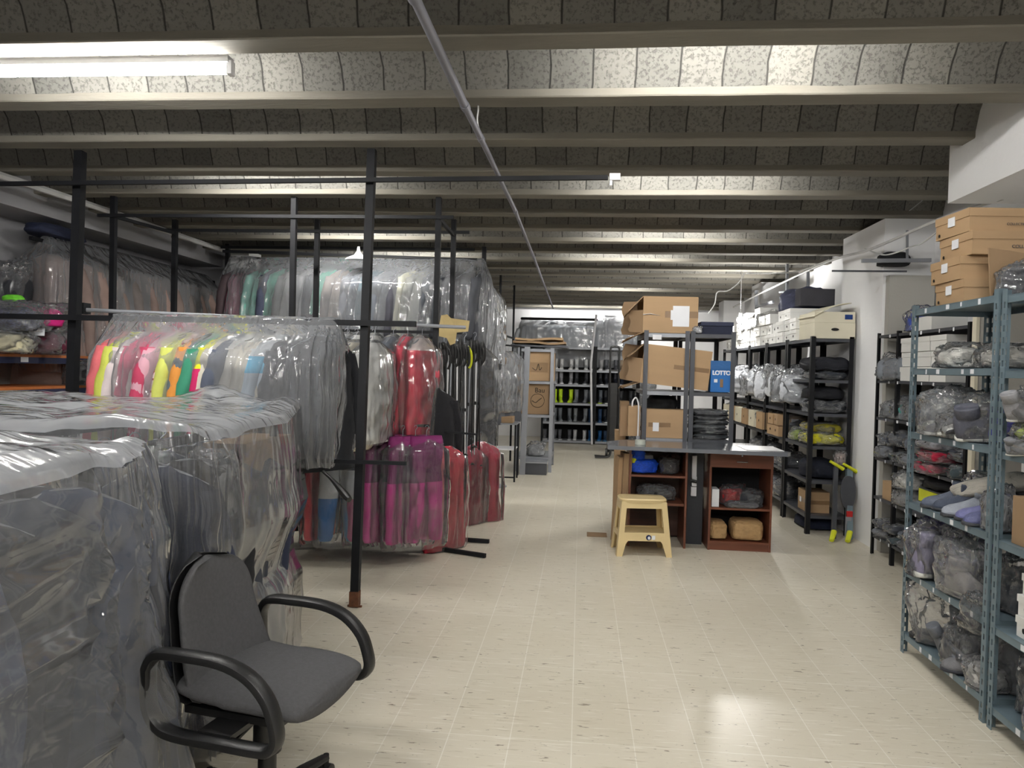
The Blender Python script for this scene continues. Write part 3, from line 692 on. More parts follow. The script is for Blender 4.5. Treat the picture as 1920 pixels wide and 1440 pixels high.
# ------------------------------------------------------------------ wall shelving with dark edges
WL = [.17, .50, .83, 1.17, 1.48, 1.86]
rack('side_shelving', 'dark edged shelving along the right wall, full of silvery clear bags', 2.5, 2.86, 5.1, 6.62, WL, 1.88, M_blk, None, .03, mids=(6.2,), lip=.022, tags=6, sm=M_dkgry)
greys = [(120, 124, 132), (92, 98, 108), (150, 152, 158), (72, 84, 90), (60, 64, 74), (132, 140, 144)]
def shelf_fill(where, z, x0, x1, ya, yb, n, hs, cols, kind='lump', ord_from='far', jit=.5, skin=None, per=1, w=None):
    for i in range(n):
        yy = yb+(ya-yb)*(i+.5)/n
        for p_ in range(per):
            h = hs*R.uniform(.75, 1.1)/per; c = cols[(i*3+p_) % len(cols)]
            lab = 'clear bagged parcel, %s from far end%s, %s' % (ORD[i], '' if per == 1 else (', lower' if p_ == 0 else ', upper'), where)
            bagged(lab, ((x0+x1)/2-.03+R.uniform(-.02, .02), yy+R.uniform(-.02, .02), z+.002+p_*hs/per), ((x1-x0)*R.uniform(.9, 1.05), abs(yb-ya)/n*1.12, h), c, rz=R.uniform(-jit, jit), kind=kind if p_ else kind, skin=skin or F_bag)
shelf_fill('wall shelving bottom shelf', .17, 2.5, 2.84, 5.15, 6.6, 6, .16, greys, 'fold', per=2)
shelf_fill('wall shelving fourth shelf', .83, 2.5, 2.84, 5.15, 6.6, 6, .24, greys, 'fold', per=2)
shelf_fill('wall shelving second highest tier', 1.17, 2.5, 2.84, 5.15, 6.6, 6, .2, [(110, 116, 122), (70, 86, 90), (140, 144, 150)], 'lump')
bagged('teal green folded item in the clear bags, wall shelving', (2.56, 6.24, 1.173), (.1, .13, .13), (66, 128, 122), bare=True, name='folded_garment', cat='garment')
for i, (y, c, h) in enumerate(((5.55, (196, 60, 90), .09), (5.5, (190, 40, 70), .09), (5.52, (150, 150, 158), .09))):
    bagged('%s bagged garment stacked beside the slotted rack post, %s in its pile' % (['pinkish red', 'crimson', 'grey'][i], ['lowest', 'middle', 'upper'][i]), (2.55, y, .832+i*.085), (.3, .34, h), c, kind='fold')
for i, (yy, h) in enumerate(((6.5, .16), (6.42, .12), (6.3, .22))):
    bagged('silvery clear bag heap left of the white boxes, %s one' % ['farthest', 'front', 'tallest'][i], (2.62-.03*i, yy, 1.483), (.32, .26, h), (116, 122, 130), rz=i, kind='fold')
for c_ in range(3):
    for j in range(3):
        if j == 2 and c_ == 0: pass
        carton('white box, %s up in %s column on the upper wall shelf' % (ORD[j], ['far', 'middle', 'near'][c_]), (2.64+.01*(j % 2), 6.03-.25*c_, 1.482+j*.112), (.27, .235, .108), M_wbox, lid=True, sticker=('y', .05, .05, .1, .05))
carton('white small box on the top board of the wall shelving', (2.64, 5.82, 1.862), (.25, .3, .1), M_wbox)
bagged('clear bag with blue and yellow trim on the top board', (2.62, 6.02, 1.862), (.28, .22, .2), (60, 84, 180), skin=F_clear)
carton('brown open carton on the wall shelving, second tier', (2.63, 6.33, .502), (.22, .25, .15), M_card)
bagged('white fluffy bundle beside the brown open carton', (2.6, 6.08, .64), (.28, .3, .14), (220, 218, 212), bmat=M_fleece)
bagged('grey bundle lying under the white fluffy bundle', (2.6, 6.08, .502), (.28, .3, .14), (150, 150, 152))
t = carton('grey crate with yellow side panel on the wall shelving', (2.64, 5.62, .502), (.24, .34, .2), M_dkgry)
boxo('yellow_panel', -.125, -.121, -.16, .16, .1, .19, M_yellow, t); boxo('yellow_panel', -.12, .12, -.175, -.171, .1, .19, M_yellow, t)
bagged('black flat bundle over the grey crate', (2.64, 5.62, .705), (.3, .36, .1), (34, 34, 38), bare=True, name='folded_garment', cat='garment')

# ------------------------------------------------------------------ black rack along the wall, further back
AL = [.18, .51, .84, 1.15, 1.47, 1.86]
AY = [7.30, 8.17, 9.05, 9.95, 10.85, 11.75]
for i in range(5):
    rack('black_rack', 'black steel rack, %s from the near end of the long run' % ORD[i], 2.16, 2.55, AY[i], AY[i+1]-.03, AL, 1.88, M_blk, None, .042, sm=M_dkgry, lip=.03)
# top: archive boxes
M_lidc = M_cream
t = carton('wide cream archive box with slot handle on end of black rack', (2.37, 7.55, 1.862), (.37, .5, .15), M_cream, hole=('y', .0, .085, .014, 2.6)); t['group'] = ''; del t['group']
t = empty('carton', 'cream archive box with curled open lid on top of the wide box', 'box', (2.37, 7.56, 2.014))
boxo('body', -.185, .185, -.25, .25, 0, .10, M_cream, t, bevel=.003)
bm = bmesh.new(); rings = []
for i in range(14):
    a = i/13; x = -.2+.34*a; z = .05+.13*math.sin(a*PI*.5); rings.append([Vector((x, -.27, z)), Vector((x, .27, z+.01)), Vector((x, .27, z+.016)), Vector((x, -.27, z+.006))])
loft(bm, rings); obj('lid', bm, M_cream, t)
boxo('blue_label', .09, .16, -.2535, -.2505, .03, .075, cloth((30, 60, 120)), t)
for i, (y0_, w_, rows) in enumerate(((7.93, .26, 2), (8.2, .24, 3), (8.47, .26, 3), (8.74, .25, 2), (9.0, .24, 3), (9.27, .26, 3), (9.55, .26, 4), (9.83, .25, 3), (10.1, .25, 3), (10.38, .26, 4), (10.66, .25, 3), (10.94, .25, 3), (11.22, .26, 3), (11.5, .25, 2))):
    for j in range(rows):
        carton('white shoe box, %s up in %s column along the black racks' % (ORD[j], ORD[i]), (2.34+R.uniform(-.02, .02), y0_, 1.862+j*.118), (.33, w_-.012, .112), M_wbox, rz=R.uniform(-.06, .06), lid=True, hole=('x', R.uniform(-.03, .05), .045, .013, 1))
t = empty('duffel_bag', 'slate grey duffel bag lying on the white boxes', 'bag', (2.42, 8.55, 2.22), .1)
put('bag_body', LUMPS[1], cloth((62, 66, 88)), t, scale=(.4, .9, .26)); boxo('dark_flap', -.2, .16, -.45, -.3, .02, .2, cloth((70, 70, 76)), t)
t = empty('plastic_sheet', 'loose clear plastic sheet lying over the row of white boxes', 'plastic', (2.33, 9.9, 2.22), 0)
me = drape_mesh([(.10, .02, .02, 0), (.09, .08, .5, .01), (.02, .17, .9, .02), (-.12, .19, .95, .03)], nseg=80, e=3, seed=4, fine=.012); put('sheet', me, F_clear, t)
# end bay contents
bagged('black folded coats, upper pile on the black rack end', (2.36, 7.55, 1.55), (.36, .48, .14), (26, 28, 36), kind='fold', bare=True, name='folded_garment', cat='garment')
bagged('black folded coats, lower pile on the black rack end', (2.36, 7.55, 1.472), (.37, .48, .1), (44, 48, 56), kind='fold')
bagged('dark slate folded jackets on the third tier of black rack end', (2.36, 7.55, 1.152), (.37, .5, .13), (38, 42, 50), kind='fold')
bagged('black garment lying over the slate folded jackets', (2.36, 7.58, 1.275), (.36, .46, .14), (20, 21, 28), kind='lump', bare=True, name='folded_garment', cat='garment')
M_yb = mat('shiny yellow cloth', (214, 208, 26), .35, var=.25, vs=14, bump=.8, bs=25)
bagged('bright yellow jacket in clear bag, lower one on black rack', (2.34, 7.52, .842), (.40, .42, .13), (214, 208, 26), kind='fold', bmat=M_yb)
bagged('olive yellow jacket in clear bag, upper one on black rack', (2.35, 7.58, .96), (.36, .4, .10), (160, 150, 40), kind='fold')
bagged('lime and grey bag beside the yellow jackets', (2.27, 7.92, .842), (.24, .26, .13), (150, 170, 70))
bagged('dark navy bundle on the second tier of black rack end', (2.36, 7.6, .512), (.36, .46, .2), (26, 30, 44), bare=True, name='folded_garment', cat='garment')
bagged('pinkish white crumpled pouch hanging by the black rack post', (2.47, 7.34, .66), (.12, .1, .15), (206, 184, 180))
carton('brown taped carton on the bottom tier of black rack end', (2.31, 7.58, .182), (.21, .3, .2), M_card, tape=True, sticker=('x', .05, .1, .05, .05))
bagged('dark blue bundle on the floor under the black rack end', (2.36, 7.7, 0.0), (.34, .5, .15), (24, 32, 56), bare=True, name='folded_garment', cat='garment')
shelf_fill('black rack second bay bottom shelf', .18, 2.17, 2.53, 8.25, 9.0, 2, .22, [(28, 36, 66), (30, 34, 44)])
shelf_fill('black rack second bay low shelf', .51, 2.17, 2.53, 8.25, 9.0, 3, .18, [(50, 54, 62), (40, 44, 60)])
shelf_fill('black rack third bay low shelf', .51, 2.17, 2.53, 9.1, 9.9, 3, .2, [(30, 34, 50), (40, 46, 60)])
shelf_fill('black rack third bay bottom shelf', .18, 2.17, 2.53, 9.1, 9.9, 3, .2, [(26, 34, 60), (30, 34, 44)])
M_wrapw = mat('white plastic wrap', (214, 218, 226), .3, var=.12, vs=9, bump=.8, bs=14)
for i, (y, z, sx, sz) in enumerate(((8.02, 1.22, .3, .34), (8.36, 1.2, .34, .40), (8.75, 1.25, .34, .36), (9.15, 1.2, .34, .4), (9.6, 1.25, .34, .36), (10.05, 1.22, .34, .4), (10.5, 1.25, .34, .36), (11, 1.22, .34, .4), (11.45, 1.25, .34, .36))):
    bagged('white plastic wrapped garment bulging out below the boxes, %s from the near end' % ORD[i], (2.26, y, z), (.36, .42, sz), (214, 216, 224), rz=1.2+i, bmat=M_wrapw, kind='lump' if i % 3 else 'fold')
for i in range(7):
    bagged('dark padded bundle on black rack fourth shelf, %s from the near end' % ORD[i], (2.36, 8.35+i*.48, .842 if i > 1 else .842), (.36, .46, .27), [(38, 40, 50), (80, 84, 92)][i % 2], rz=.2*i)
t = None
for j in range(2):
    for i in range(2):
        carton('brown open shoe carton on second bay of black rack, %s %s' % (['lower', 'upper'][j], ['near', 'far'][i]), (2.27, 8.34+i*.24, .845+j*.118), (.30, .22, .11), M_card, rz=.1*(i-j), sticker=('y', .03, .05, .07, .05), hole=('x', 0, .06, .014, 1))
for i in range(6):
    carton('pale shoe box on black rack far bays, %s from the near end' % ORD[i], (2.26, 9.15+i*.42, .86), (.26, .3, .2), M_cream if i % 2 else M_card, hole=('x', 0, .1, .014, 1))
# ski with yellow ends leaning on the black rack
def jack(label, a, b, w_, c):
    t = empty('trolley_stand', label, 'stand', a); d = Vector(b)-Vector(a)
    bar('side_bar', (0, 0, 0), d, w_, c, t)
    bm = bmesh.new(); sweep(bm, [Vector((-.05, -.10, -.0)), Vector((.0, -.01, .07))], [.022, .026], 8, flat=.7); obj('yellow_foot', bm, M_yellow, t, smooth='auto')
    bm = bmesh.new(); sweep(bm, [d+Vector((-.06, -.02, .05)), d+Vector((.06, -.02, -.02))], [.018, .028], 8, flat=.7); obj('yellow_grip', bm, M_yellow, t, smooth='auto')
    return t
t = jack('folded stand with yellow feet leaning on the black rack, front rail', (2.34, 7.06, .02), (2.40, 7.24, .66), .035, M_dkgry)
t = jack('folded stand with yellow feet and red clip beside the front rail', (2.48, 7.06, .02), (2.52, 7.24, .64), .05, M_grysteel)
bm = bmesh.new(); loft(bm, [ering((.0, yy, .42), (1, 0, 0), (0, 0, 1), .065, .15, 22, 2.4) for yy in (.06, .085)]); obj('grey_plate', bm, M_dkgry, t, smooth='auto', bevel=.004)
boxo('red_clip', -.02, .03, .02, .045, .2, .25, cloth((190, 40, 40)), t, bevel=.005); boxo('clear_strip', -.03, .02, .02, .035, .02, .2, M_ltsteel, t)

# ------------------------------------------------------------------ centre racks above the counter
CL = [.12, .5, .90, 1.33, 1.86]
rack('grey_rack', 'dark grey rack under the big open carton, left of the pair', .565, .975, 6.92, 7.8, CL, 1.885, M_dkgry, None, .04, sm=M_ltsteel, lip=.035)
rack('grey_rack', 'dark grey rack with the blue box, right of the pair', .985, 1.385, 6.92, 7.8, CL, 1.885, M_dkgry, None, .04, sm=M_dkgry, lip=.035)
def open_carton(label, c, size, m, rz=0, tilt=(0, 0), flaps=True):
    W, D, H = size; t = empty('open_carton', label, 'box', c, rz); t.rotation_euler = (tilt[0], tilt[1], rz)
    bm = bmesh.new(); th = .006
    bx(bm, -W/2, W/2, -D/2, -D/2+th, 0, H); bx(bm, -W/2, W/2, D/2-th, D/2, 0, H); bx(bm, -W/2, W/2, -D/2+th, D/2-th, 0, th); bx(bm, -W/2, W/2, -D/2+th, D/2-th, H-th, H); bx(bm, W/2-th, W/2, -D/2+th, D/2-th, th, H-th)
    obj('body', bm, m, t)
    if flaps:      # opening faces -X: flaps bend outwards
        for nm, o_, U, V, a, b in (('flap', (-W/2, -D/2, H), (0, 1, 0), (-.55, 0, -.62), D, .20), ('flap', (-W/2, -D/2, 0), (0, 1, 0), (-.75, .1, -.35), D, .16), ('flap', (-W/2, -D/2, 0), (0, 0, 1), (-.7, .7, 0), H*.62, .16), ('flap', (-W/2, D/2, 0), (0, 0, 1), (-.6, .5, 0), H, .18)):
            U, V, o_ = Vector(U), Vector(V).normalized(), Vector(o_); nn = U.cross(V).normalized()*.003; bm = bmesh.new()
            loft(bm, [[o_+U*(a*i/6)+V*(b*(1+.1*math.sin(i*1.7)))*k+nn*sg+Vector((0, 0, .012*math.sin(i*2+k)*k)) for k, sg in ((0, -1), (.55, -1), (1, -1), (1, 1), (.55, 1), (0, 1))] for i in range(7)]); obj(nm, bm, M_card2, t)
    return t
t = open_carton('big brown carton with bent flaps topmost on the centre racks', (.80, 7.28, 1.868), (.50, .56, .335), M_card, rz=.02)
boxo('paper_sheet', .02, .17, -.2845, -.282, .06, .25, M_white, t); boxo('paper_sheet', .0, .1, -.286, -.2842, .12, .21, M_white, t)
boxo('tape', .16, .2505, -.283, -.281, .14, .2, M_tape, t); boxo('tape', -.05, .02, -.283, -.281, .14, .2, M_tape, t)
bm = bmesh.new(); sweep(bm, [(-.25, -.285, .165), (-.18, -.287, .172), (-.10, -.285, .158)], [.01, .009, .003], 5, flat=.4); obj('torn_tape', bm, M_white, t)
t = open_carton('brown carton tilted on the middle shelf of the centre racks', (.84, 7.2, 1.375), (.62, .5, .36), M_card, rz=.02, tilt=(0, .10))
boxo('tape', -.02, .3, -.252, -.2502, .16, .2, M_tape, t)
bagged('dark folded garments inside the tilted carton opening', (.56, 7.2, 1.42), (.14, .36, .2), (70, 72, 80), bare=True, name='folded_garment', cat='garment')
boxo('shelf_hook', 0, .001, 0, .001, 0, .001, M_board) if False else None
o = boxo('white_label_holder', .64, .72, 6.908, 6.917, 1.80, 1.845, M_board, bevel=.003); tag(o, 'small white label plate clipped under the shelf below the big carton', 'label')
t = empty('blue_carton', 'tall blue shoe box with white lettering on the centre racks', 'box', (1.275, 7.10, 1.335), -.02)
M_bluec = mat('blue card', (34, 104, 176), .5, var=.05)
boxo('body', -.095, .095, -.15, .15, 0, .28, M_bluec, t, bevel=.003); boxo('lid', -.099, .075, -.154, .154, .205, .286, mat('blue card dull', (38, 92, 150), .5, var=.05), t, bevel=.003)
lettering('LOTTO', .054, M_white, t, (0, -.1515, .158), .0022, .85)
boxo('white_mark', -.065, -.035, -.152, -.1505, .088, .118, M_white, t); boxo('cut_slot', -.012, .016, -.1525, -.1505, .045, .12, M_tape, t)
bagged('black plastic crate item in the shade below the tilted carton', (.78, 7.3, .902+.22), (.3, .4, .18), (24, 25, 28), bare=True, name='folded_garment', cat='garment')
t = carton('brown carton with a white label standing behind the counter', (.775, 7.05, .902), (.40, .24, .26), M_card)
boxo('sticker', -.11, -.055, -.1235, -.1205, .06, .14, M_white, t); boxo('tape', -.15, .05, -.1225, -.1202, .1, .14, M_tape, t)
carton('tall plain brown carton on the left of centre racks', (.50, 7.12, .905), (.11, .24, .28), M_card)
carton('narrow brown carton farthest left behind the counter', (.42, 7.25, .89), (.08, .2, .33), M_card2)
carton('tall narrow brown carton on the floor behind the counter left end', (.40, 7.5, 0), (.10, .2, .92), M_card)
for i in range(6):
    bagged('black garment in clear wrap, %s up in the pile by the counter' % ORD[i], (1.185+R.uniform(-.01, .01), 7.1, .903+i*.043), (.37, .34, .055), [(50, 54, 58), (34, 36, 40), (66, 70, 74)][i % 3], kind='fold', rz=R.uniform(-.15, .15))
t = empty('carton', 'navy flat box on top of the right centre rack', 'box', (1.25, 7.4, 1.865)); boxo('body', -.19, .13, -.35, .3, 0, .09, cloth((38, 42, 60)), t); boxo('lid', -.16, .135, -.36, .31, .08, .115, cloth((52, 56, 76)), t)
bagged('white crumpled film beside the navy flat box', (1.05, 7.0, 1.865), (.1, .12, .07), (220, 220, 226))
# goods in the shade of the lower tiers and behind
for i, z in enumerate((.13, .51)):
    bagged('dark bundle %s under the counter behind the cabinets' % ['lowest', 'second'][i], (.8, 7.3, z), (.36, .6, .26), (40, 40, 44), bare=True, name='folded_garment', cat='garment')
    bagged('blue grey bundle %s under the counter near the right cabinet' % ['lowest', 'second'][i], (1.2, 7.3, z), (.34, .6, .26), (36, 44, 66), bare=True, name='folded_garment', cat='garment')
# counter
bm = bmesh.new(); loft(bm, [[Vector((x, y, z)) for x, y in ((.235, 6.24), (1.66, 6.14), (1.70, 6.20), (1.52, 6.86), (.42, 6.86), (.235, 6.60))] for z in (.852, .884)])
o = obj('counter_top', bm, M_top, bevel=.003); tag(o, 'long dark grey counter top resting on two wooden cabinets', 'counter')
o = boxo('glossy_sheet', 1.36, 1.66, 6.24, 6.62, .885, .888, M_board); tag(o, 'pale sheet lying on the right end of the counter', 'sheet')
bm = bmesh.new(); rings = [ering((.515, 6.42, z), (1, 0, 0), (0, 1, 0), a, a, 28) for z, a in ((.885, .045), (.925, .045), (.925, .028), (.886, .028))]; loft(bm, rings, cap0=False, cap1=False)
o = obj('tape_roll', bm, mat('clear tape roll', (196, 200, 190), .3), smooth='auto'); tag(o, 'roll of clear tape standing on the counter', 'tape roll')
def cabinet(label, x0, x1, y0, y1, H, m, md, shelves, plinth, drawer, name='cabinet', back=True):
    t = empty(name, label, 'cabinet', (x0, y0, 0)); W, D = x1-x0, y1-y0; th = .018
    boxo('side_panel', 0, th, 0, D, 0, H, m, t, bevel=.001); boxo('side_panel', W-th, W, 0, D, 0, H, m, t, bevel=.001)
    boxo('top_panel', th, W-th, 0, D, H-th, H, m, t)
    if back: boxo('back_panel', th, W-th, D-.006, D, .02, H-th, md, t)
    for z in shelves: boxo('shelf', th, W-th, .01, D-.006, z, z+th, m, t, bevel=.001)
    if plinth: boxo('plinth', th, W-th, .012, .03, 0, plinth, m, t); boxo('shelf', th, W-th, .0, D-.006, plinth, plinth+th, m, t)
    if drawer:
        d = boxo('drawer', .002, W-.002, -.018, D-.05, H-drawer, H-th, m, t, bevel=.0015)
        bm = bmesh.new(); sweep(bm, bez([(W*.5-.045, -.02, H-drawer*.62), (W*.5-.035, -.038, H-drawer*.62), (W*.5+.035, -.038, H-drawer*.62), (W*.5+.045, -.02, H-drawer*.62)], 4), .004, 6); obj('handle', bm, M_chrome, d)
        boxo('lock_plate', W*.5-.006, W*.5+.006, -.021, -.018, H-drawer*.3, H-drawer*.3+.03, M_chrome, d)
    return t
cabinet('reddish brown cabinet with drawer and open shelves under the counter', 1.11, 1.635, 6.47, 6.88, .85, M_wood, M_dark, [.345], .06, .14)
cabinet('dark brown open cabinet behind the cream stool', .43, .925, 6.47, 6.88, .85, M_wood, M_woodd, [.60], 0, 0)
o = boxo('loose_board', .62, .90, 6.45, 6.86, .365, .385, M_wood); o['label'] = 'worn light edged shelf board inside the dark open cabinet'; o['category'] = 'board'
# power strip and dark column between
o = boxo('dark_panel', .955, 1.09, 6.66, 6.7, 0, .85, mat('dark steel panel', (46, 48, 54), .5)); tag(o, 'dark upright panel between the two cabinets', 'panel')
t = empty('power_strip', 'white wall socket strip with plugs on the dark panel', 'power strip', (1.005, 6.655, .40))
boxo('strip_body', -.02, .02, -.03, 0, .2, .38, M_board, t, bevel=.004); boxo('socket_box', -.025, .022, -.035, 0, .03, .11, M_board, t, bevel=.004); boxo('socket_box', -.02, .022, -.04, 0, .118, .2, M_board, t, bevel=.004)
bm = bmesh.new(); sweep(bm, [(-.03, -.045, .165), (.02, -.06, .16)], .015, 8); obj('plug', bm, M_plast, t)
# goods in the cabinets
t = bagged('blue and yellow bag lying in the dark open cabinet', (.56, 6.62, .62), (.26, .22, .14), (30, 84, 220), rz=.3, bare=True, name='soft_bag', bmat=mat('shiny blue cloth', (36, 90, 226), .35, var=.3, vs=12, bump=.8, bs=25))
put('upper_fold', LUMPS[2], mat('shiny blue cloth', (36, 90, 226)), t, loc=(-.06, 0, .11), scale=(.14, .14, .11)); put('yellow_trim', LUMPS[3], M_yellow, t, loc=(-.1, -.02, .09), scale=(.06, .1, .05)); put('grey_fold', LUMPS[4], cloth((170, 176, 182)), t, loc=(.03, .02, .10), scale=(.14, .12, .07))
bagged('clear bag of buckles behind the blue and yellow bag', (.79, 6.66, .62), (.2, .26, .16), (60, 56, 58), skin=F_clear)
bagged('black bag of small parts on the worn shelf board', (.68, 6.66, .386), (.34, .3, .13), (34, 34, 38), rz=.3)
t = bagged('crimson garment in clear bag on the cabinet middle shelf', (1.34, 6.66, .365), (.26, .24, .17), (178, 34, 36), rz=.4, skin=F_clear)
bagged('black and silver bagged garment beside the crimson one', (1.50, 6.64, .365), (.22, .26, .14), (52, 54, 60), rz=-.2, kind='fold')
bagged('grey printed flat bag under the crimson garment', (1.40, 6.52, .365), (.3, .12, .06), (90, 90, 96), kind='fold')
t = empty('sock_pack', 'white paper cuff at left of the crimson garment', 'pack', (1.17, 6.58, .365)); boxo('body', -.03, .03, -.08, .08, 0, .15, M_white, t, bevel=.01)
bagged('small kraft paper parcel on the cabinet bottom', (1.205, 6.64, .08), (.15, .26, .155), (178, 142, 98), bmat=M_kraft, bare=True, kind='block', name='paper_parcel', cat='parcel', rz=.05)
bagged('large crumpled kraft parcel on the cabinet bottom', (1.46, 6.64, .08), (.27, .28, .175), (178, 142, 98), bmat=M_kraft, bare=True, kind='block', name='paper_parcel', cat='parcel')
# cardboard flats and rolls at the left
for i, (x, y, h, r_) in enumerate(((.335, 6.60, .76, .024), (.372, 6.55, .80, .022), (.404, 6.58, .79, .018))):
    bm = bmesh.new(); bx(bm, -r_, r_, -.10, .10, 0, h)
    o = obj('flattened_carton', bm, M_card2 if i % 2 else M_card, loc=(x, y, 0), rot=(0, .03, .12), bevel=.008); tag(o, 'flattened brown carton on end beside the dark cabinet, %s from the aisle' % ORD[i], 'cardboard')
o = boxo('cardboard_piece', -.09, .09, -.08, .08, .0, .006, M_card2, loc=(.18, 6.85, .002)); tag(o, 'small cardboard piece lying on the floor left of the stool', 'cardboard')

# ------------------------------------------------------------------ cream plastic step stool
t = empty('plastic_stool', 'cream plastic step stool standing before the dark open cabinet', 'stool', (.53, 6.29, 0), .10)
def frame_side(yy0, yy1, lean, wb, wt, H, zb, nm, par):
    """one moulded face: A-shaped with a window, curved feet"""
    def P(u, z, o=0): k = z/H; return Vector((u*(wb+(wt-wb)*k), yy0+lean*k+o, z))
    bm = bmesh.new()
    quads = [((-1, -.74), (-1, -.70), 0, .115), ((.74, 1), (.70, 1), 0, .115)]
    def poly(pts):
        loft(bm, [[P(u, z) for u, z in pts], [P(u, z, yy1-yy0) for u, z in pts]])
    poly([(-1, 0), (-.80, 0), (-.70, .10), (-.62, .125), (.62, .125), (.70, .10), (.80, 0), (1, 0), (1, .19), (-1, .19)][0:10])
    poly([(-1, .19), (-.78, .19), (-.76, .385), (-1, .385)]); poly([(.78, .19), (1, .19), (1, .385), (.76, .385)]); poly([(-1, .385), (1, .385), (1, .44), (-1, .44)])
    return obj(nm, bm, M_stool, par, bevel=.006)
frame_side(-.18, -.165, .06, .225, .185, .44, 0, 'front_face', t)
frame_side(.165, .18, -.06, .225, .185, .44, 0, 'rear_face', t)
for sg in (-1, 1):
    bm = bmesh.new()
    def Q(y, z, o=0): k = z/.44; return Vector((sg*(.225-.04*k-o), y*(1-.33*k), z))
    for pts in ([(-.18, 0), (-.12, 0), (-.10, .17), (-.11, .37), (-.18, .37)], [(.12, 0), (.18, 0), (.18, .37), (.11, .37), (.10, .17)], [(-.18, .37), (.18, .37), (.18, .44), (-.18, .44)], [(-.10, .15), (.10, .15), (.10, .19), (-.10, .19)]):
        loft(bm, [[Q(y, z) for y, z in pts], [Q(y, z, .014) for y, z in pts]])
    obj('side_face', bm, M_stool, t, bevel=.006)
bm = bmesh.new(); loft(bm, [ering((0, 0, z), (1, 0, 0), (0, 1, 0), a, b, 40, 5) for z, a, b in ((.43, .192, .128), (.452, .196, .132), (.462, .188, .124))]); obj('seat', bm, M_stool, t, smooth='auto')
bm = bmesh.new(); bx(bm, -.21, .21, -.14, .14, .165, .178); obj('step', bm, M_stool, t, bevel=.004)
bm = bmesh.new(); loft(bm, [ering((.035, yy, .155), (1, 0, 0), (0, 0, 1), .022, .022, 20) for yy in (-.1645, -.1625)]); s_ = obj('round_sticker', bm, mat('navy print', (28, 40, 84), .4, var=.02), t)
bm = bmesh.new(); loft(bm, [ering((.038, yy, .152), (1, 0, 0), (0, 0, 1), .011, .013, 16) for yy in (-.166, -.1645)]); obj('white_print', bm, M_white, s_)
boxo('sticker', .062, .088, -.165, -.1625, .138, .172, M_white, t)

# ------------------------------------------------------------------ left side: black garment frames
def frame(name, label, bars, base, m=M_blk):
    t = empty(name, label, 'clothes frame', base)
    o0 = Vector(base)
    for nm, a, b, s_, mm in bars: bar(nm, Vector(a)-o0, Vector(b)-o0, s_, mm or m, t)
    return t
p1t, p1b = at(698, 268, y=4.70), at(665, 1138, y=4.50)
p0t = at(151, 270, y=4.72); p0b = at(122, 1150, y=4.55)
p1b.z = p0b.z = 0; p1t.z = p0t.z = 2.879
RZ = 1.765
ra, rb = at(-30, 596, y=4.58), at(780, 607, y=4.58)
frame('clothes_rack', 'nearest tall black steel clothes frame, its right post on a rusty foot', [
    ('post', p0b, p0t, .055, None), ('post', p1b+Vector((0, 0, .008)), p1t, .05, None), ('rail', (ra.x, 4.58, RZ), (rb.x, 4.58, RZ), .034, None),
    ('rail', at(-20, 345, y=4.62), at(1140, 333, y=4.62), .026, None),
    ('cross_bar', at(604, 864, y=4.5), at(762, 869, y=4.5), .022, None),
    ('foot_plate', p1b+Vector((-.045, 0, .005)), p1b+Vector((.045, 0, .005)), .012, M_rust), ('foot_plate', p1b+Vector((0, 0, .008)), p1b+Vector((.0, 0, .10)), .056, M_rust)], (-1.36, 4.5, 0))
t = empty('end_cap', 'white plastic cap on the end of the long horizontal track', 'cap', at(1152, 333, y=4.62))
boxo('cap_body', -.03, .035, -.02, .02, -.018, .022, M_board, t, bevel=.004); boxo('clip', -.028, -.012, -.012, .012, -.05, -.016, M_board, t)
boxo('light_strip', 0, 1, 0, 1, 0, 1, M_board) if False else None
g1, g2 = Vector((-3.5, 5.1, 1.85)), Vector((-1.0, 6.02, 1.83))
t = empty('grey_rail', 'grey round hanging rail running slantwise behind the colourful jackets', 'rail', g1)
bm = bmesh.new(); sweep(bm, [(-.06, -.02, 0), g2-g1+Vector((.05, .02, 0))], .015, 10); obj('tube', bm, M_ltsteel, t, smooth='auto')
boxo('clamp', -.11, -.06, -.05, .03, -.03, .05, M_blk, t, bevel=.004)
def ptop(px, py, y, z=None):
    v = at(px, py, y=y); return v
F2, F3 = 6.02, 6.80
posts = []
for px, yy in ((210, F2), (547, F2), (817, F2)): posts.append((at(px, 640, y=yy).x, yy, 2.879))
for px, yy in ((325, F3), (591, F3), (846, F3)): posts.append((at(px, 640, y=yy).x, yy, at(px, 412, y=yy).z))
xl2 = posts[0][0]; xr2 = posts[2][0]; xl3 = posts[3][0]; xr3 = posts[5][0]
bars = [('post', (x, y, 0), (x, y, z), .042, None) for x, y, z in posts]
z2, z3 = at(500, 407, y=F2).z, at(500, 434, y=F3).z
bars += [('rail', (xl2-.12, F2-.03, z2), (xr2+.13, F2-.03, z2), .026, None), ('rail', (xl3-.08, F3-.03, z3), (xr3+.15, F3-.03, z3), .026, None), ('side_bar', (xr2, F2, z2), (xr3, F3, z2-.0), .026, None), ('side_bar', (xl2, F2, z2), (xl3, F3, z2), .026, None),
         ('foot', (xr2+.0, F2, .02), at(910, 1042, z=.02), .03, None), ('foot', (xr2+.02, 6.38, .02), at(917, 1015, z=.02), .03, None), ('side_bar', (xr2, F2, .02), (xr2+.02, F3, .02), .03, None)]
bars += [('rail', (-2.2, 5.55, 1.04), (xr2+.02, 5.75, 1.04), .02, None), ('cross_bar', (xr2-.0, F2, .98), (xr2+.36, F2, .96), .015, None), ('rail', (xl3, F3, 1.82), (xr3+.1, F3, 1.82), .026, None)]
frame('clothes_rack', 'black steel double clothes frame behind the nearest one, with feet on the floor', bars, (xr2, F2, 0))
bars = []
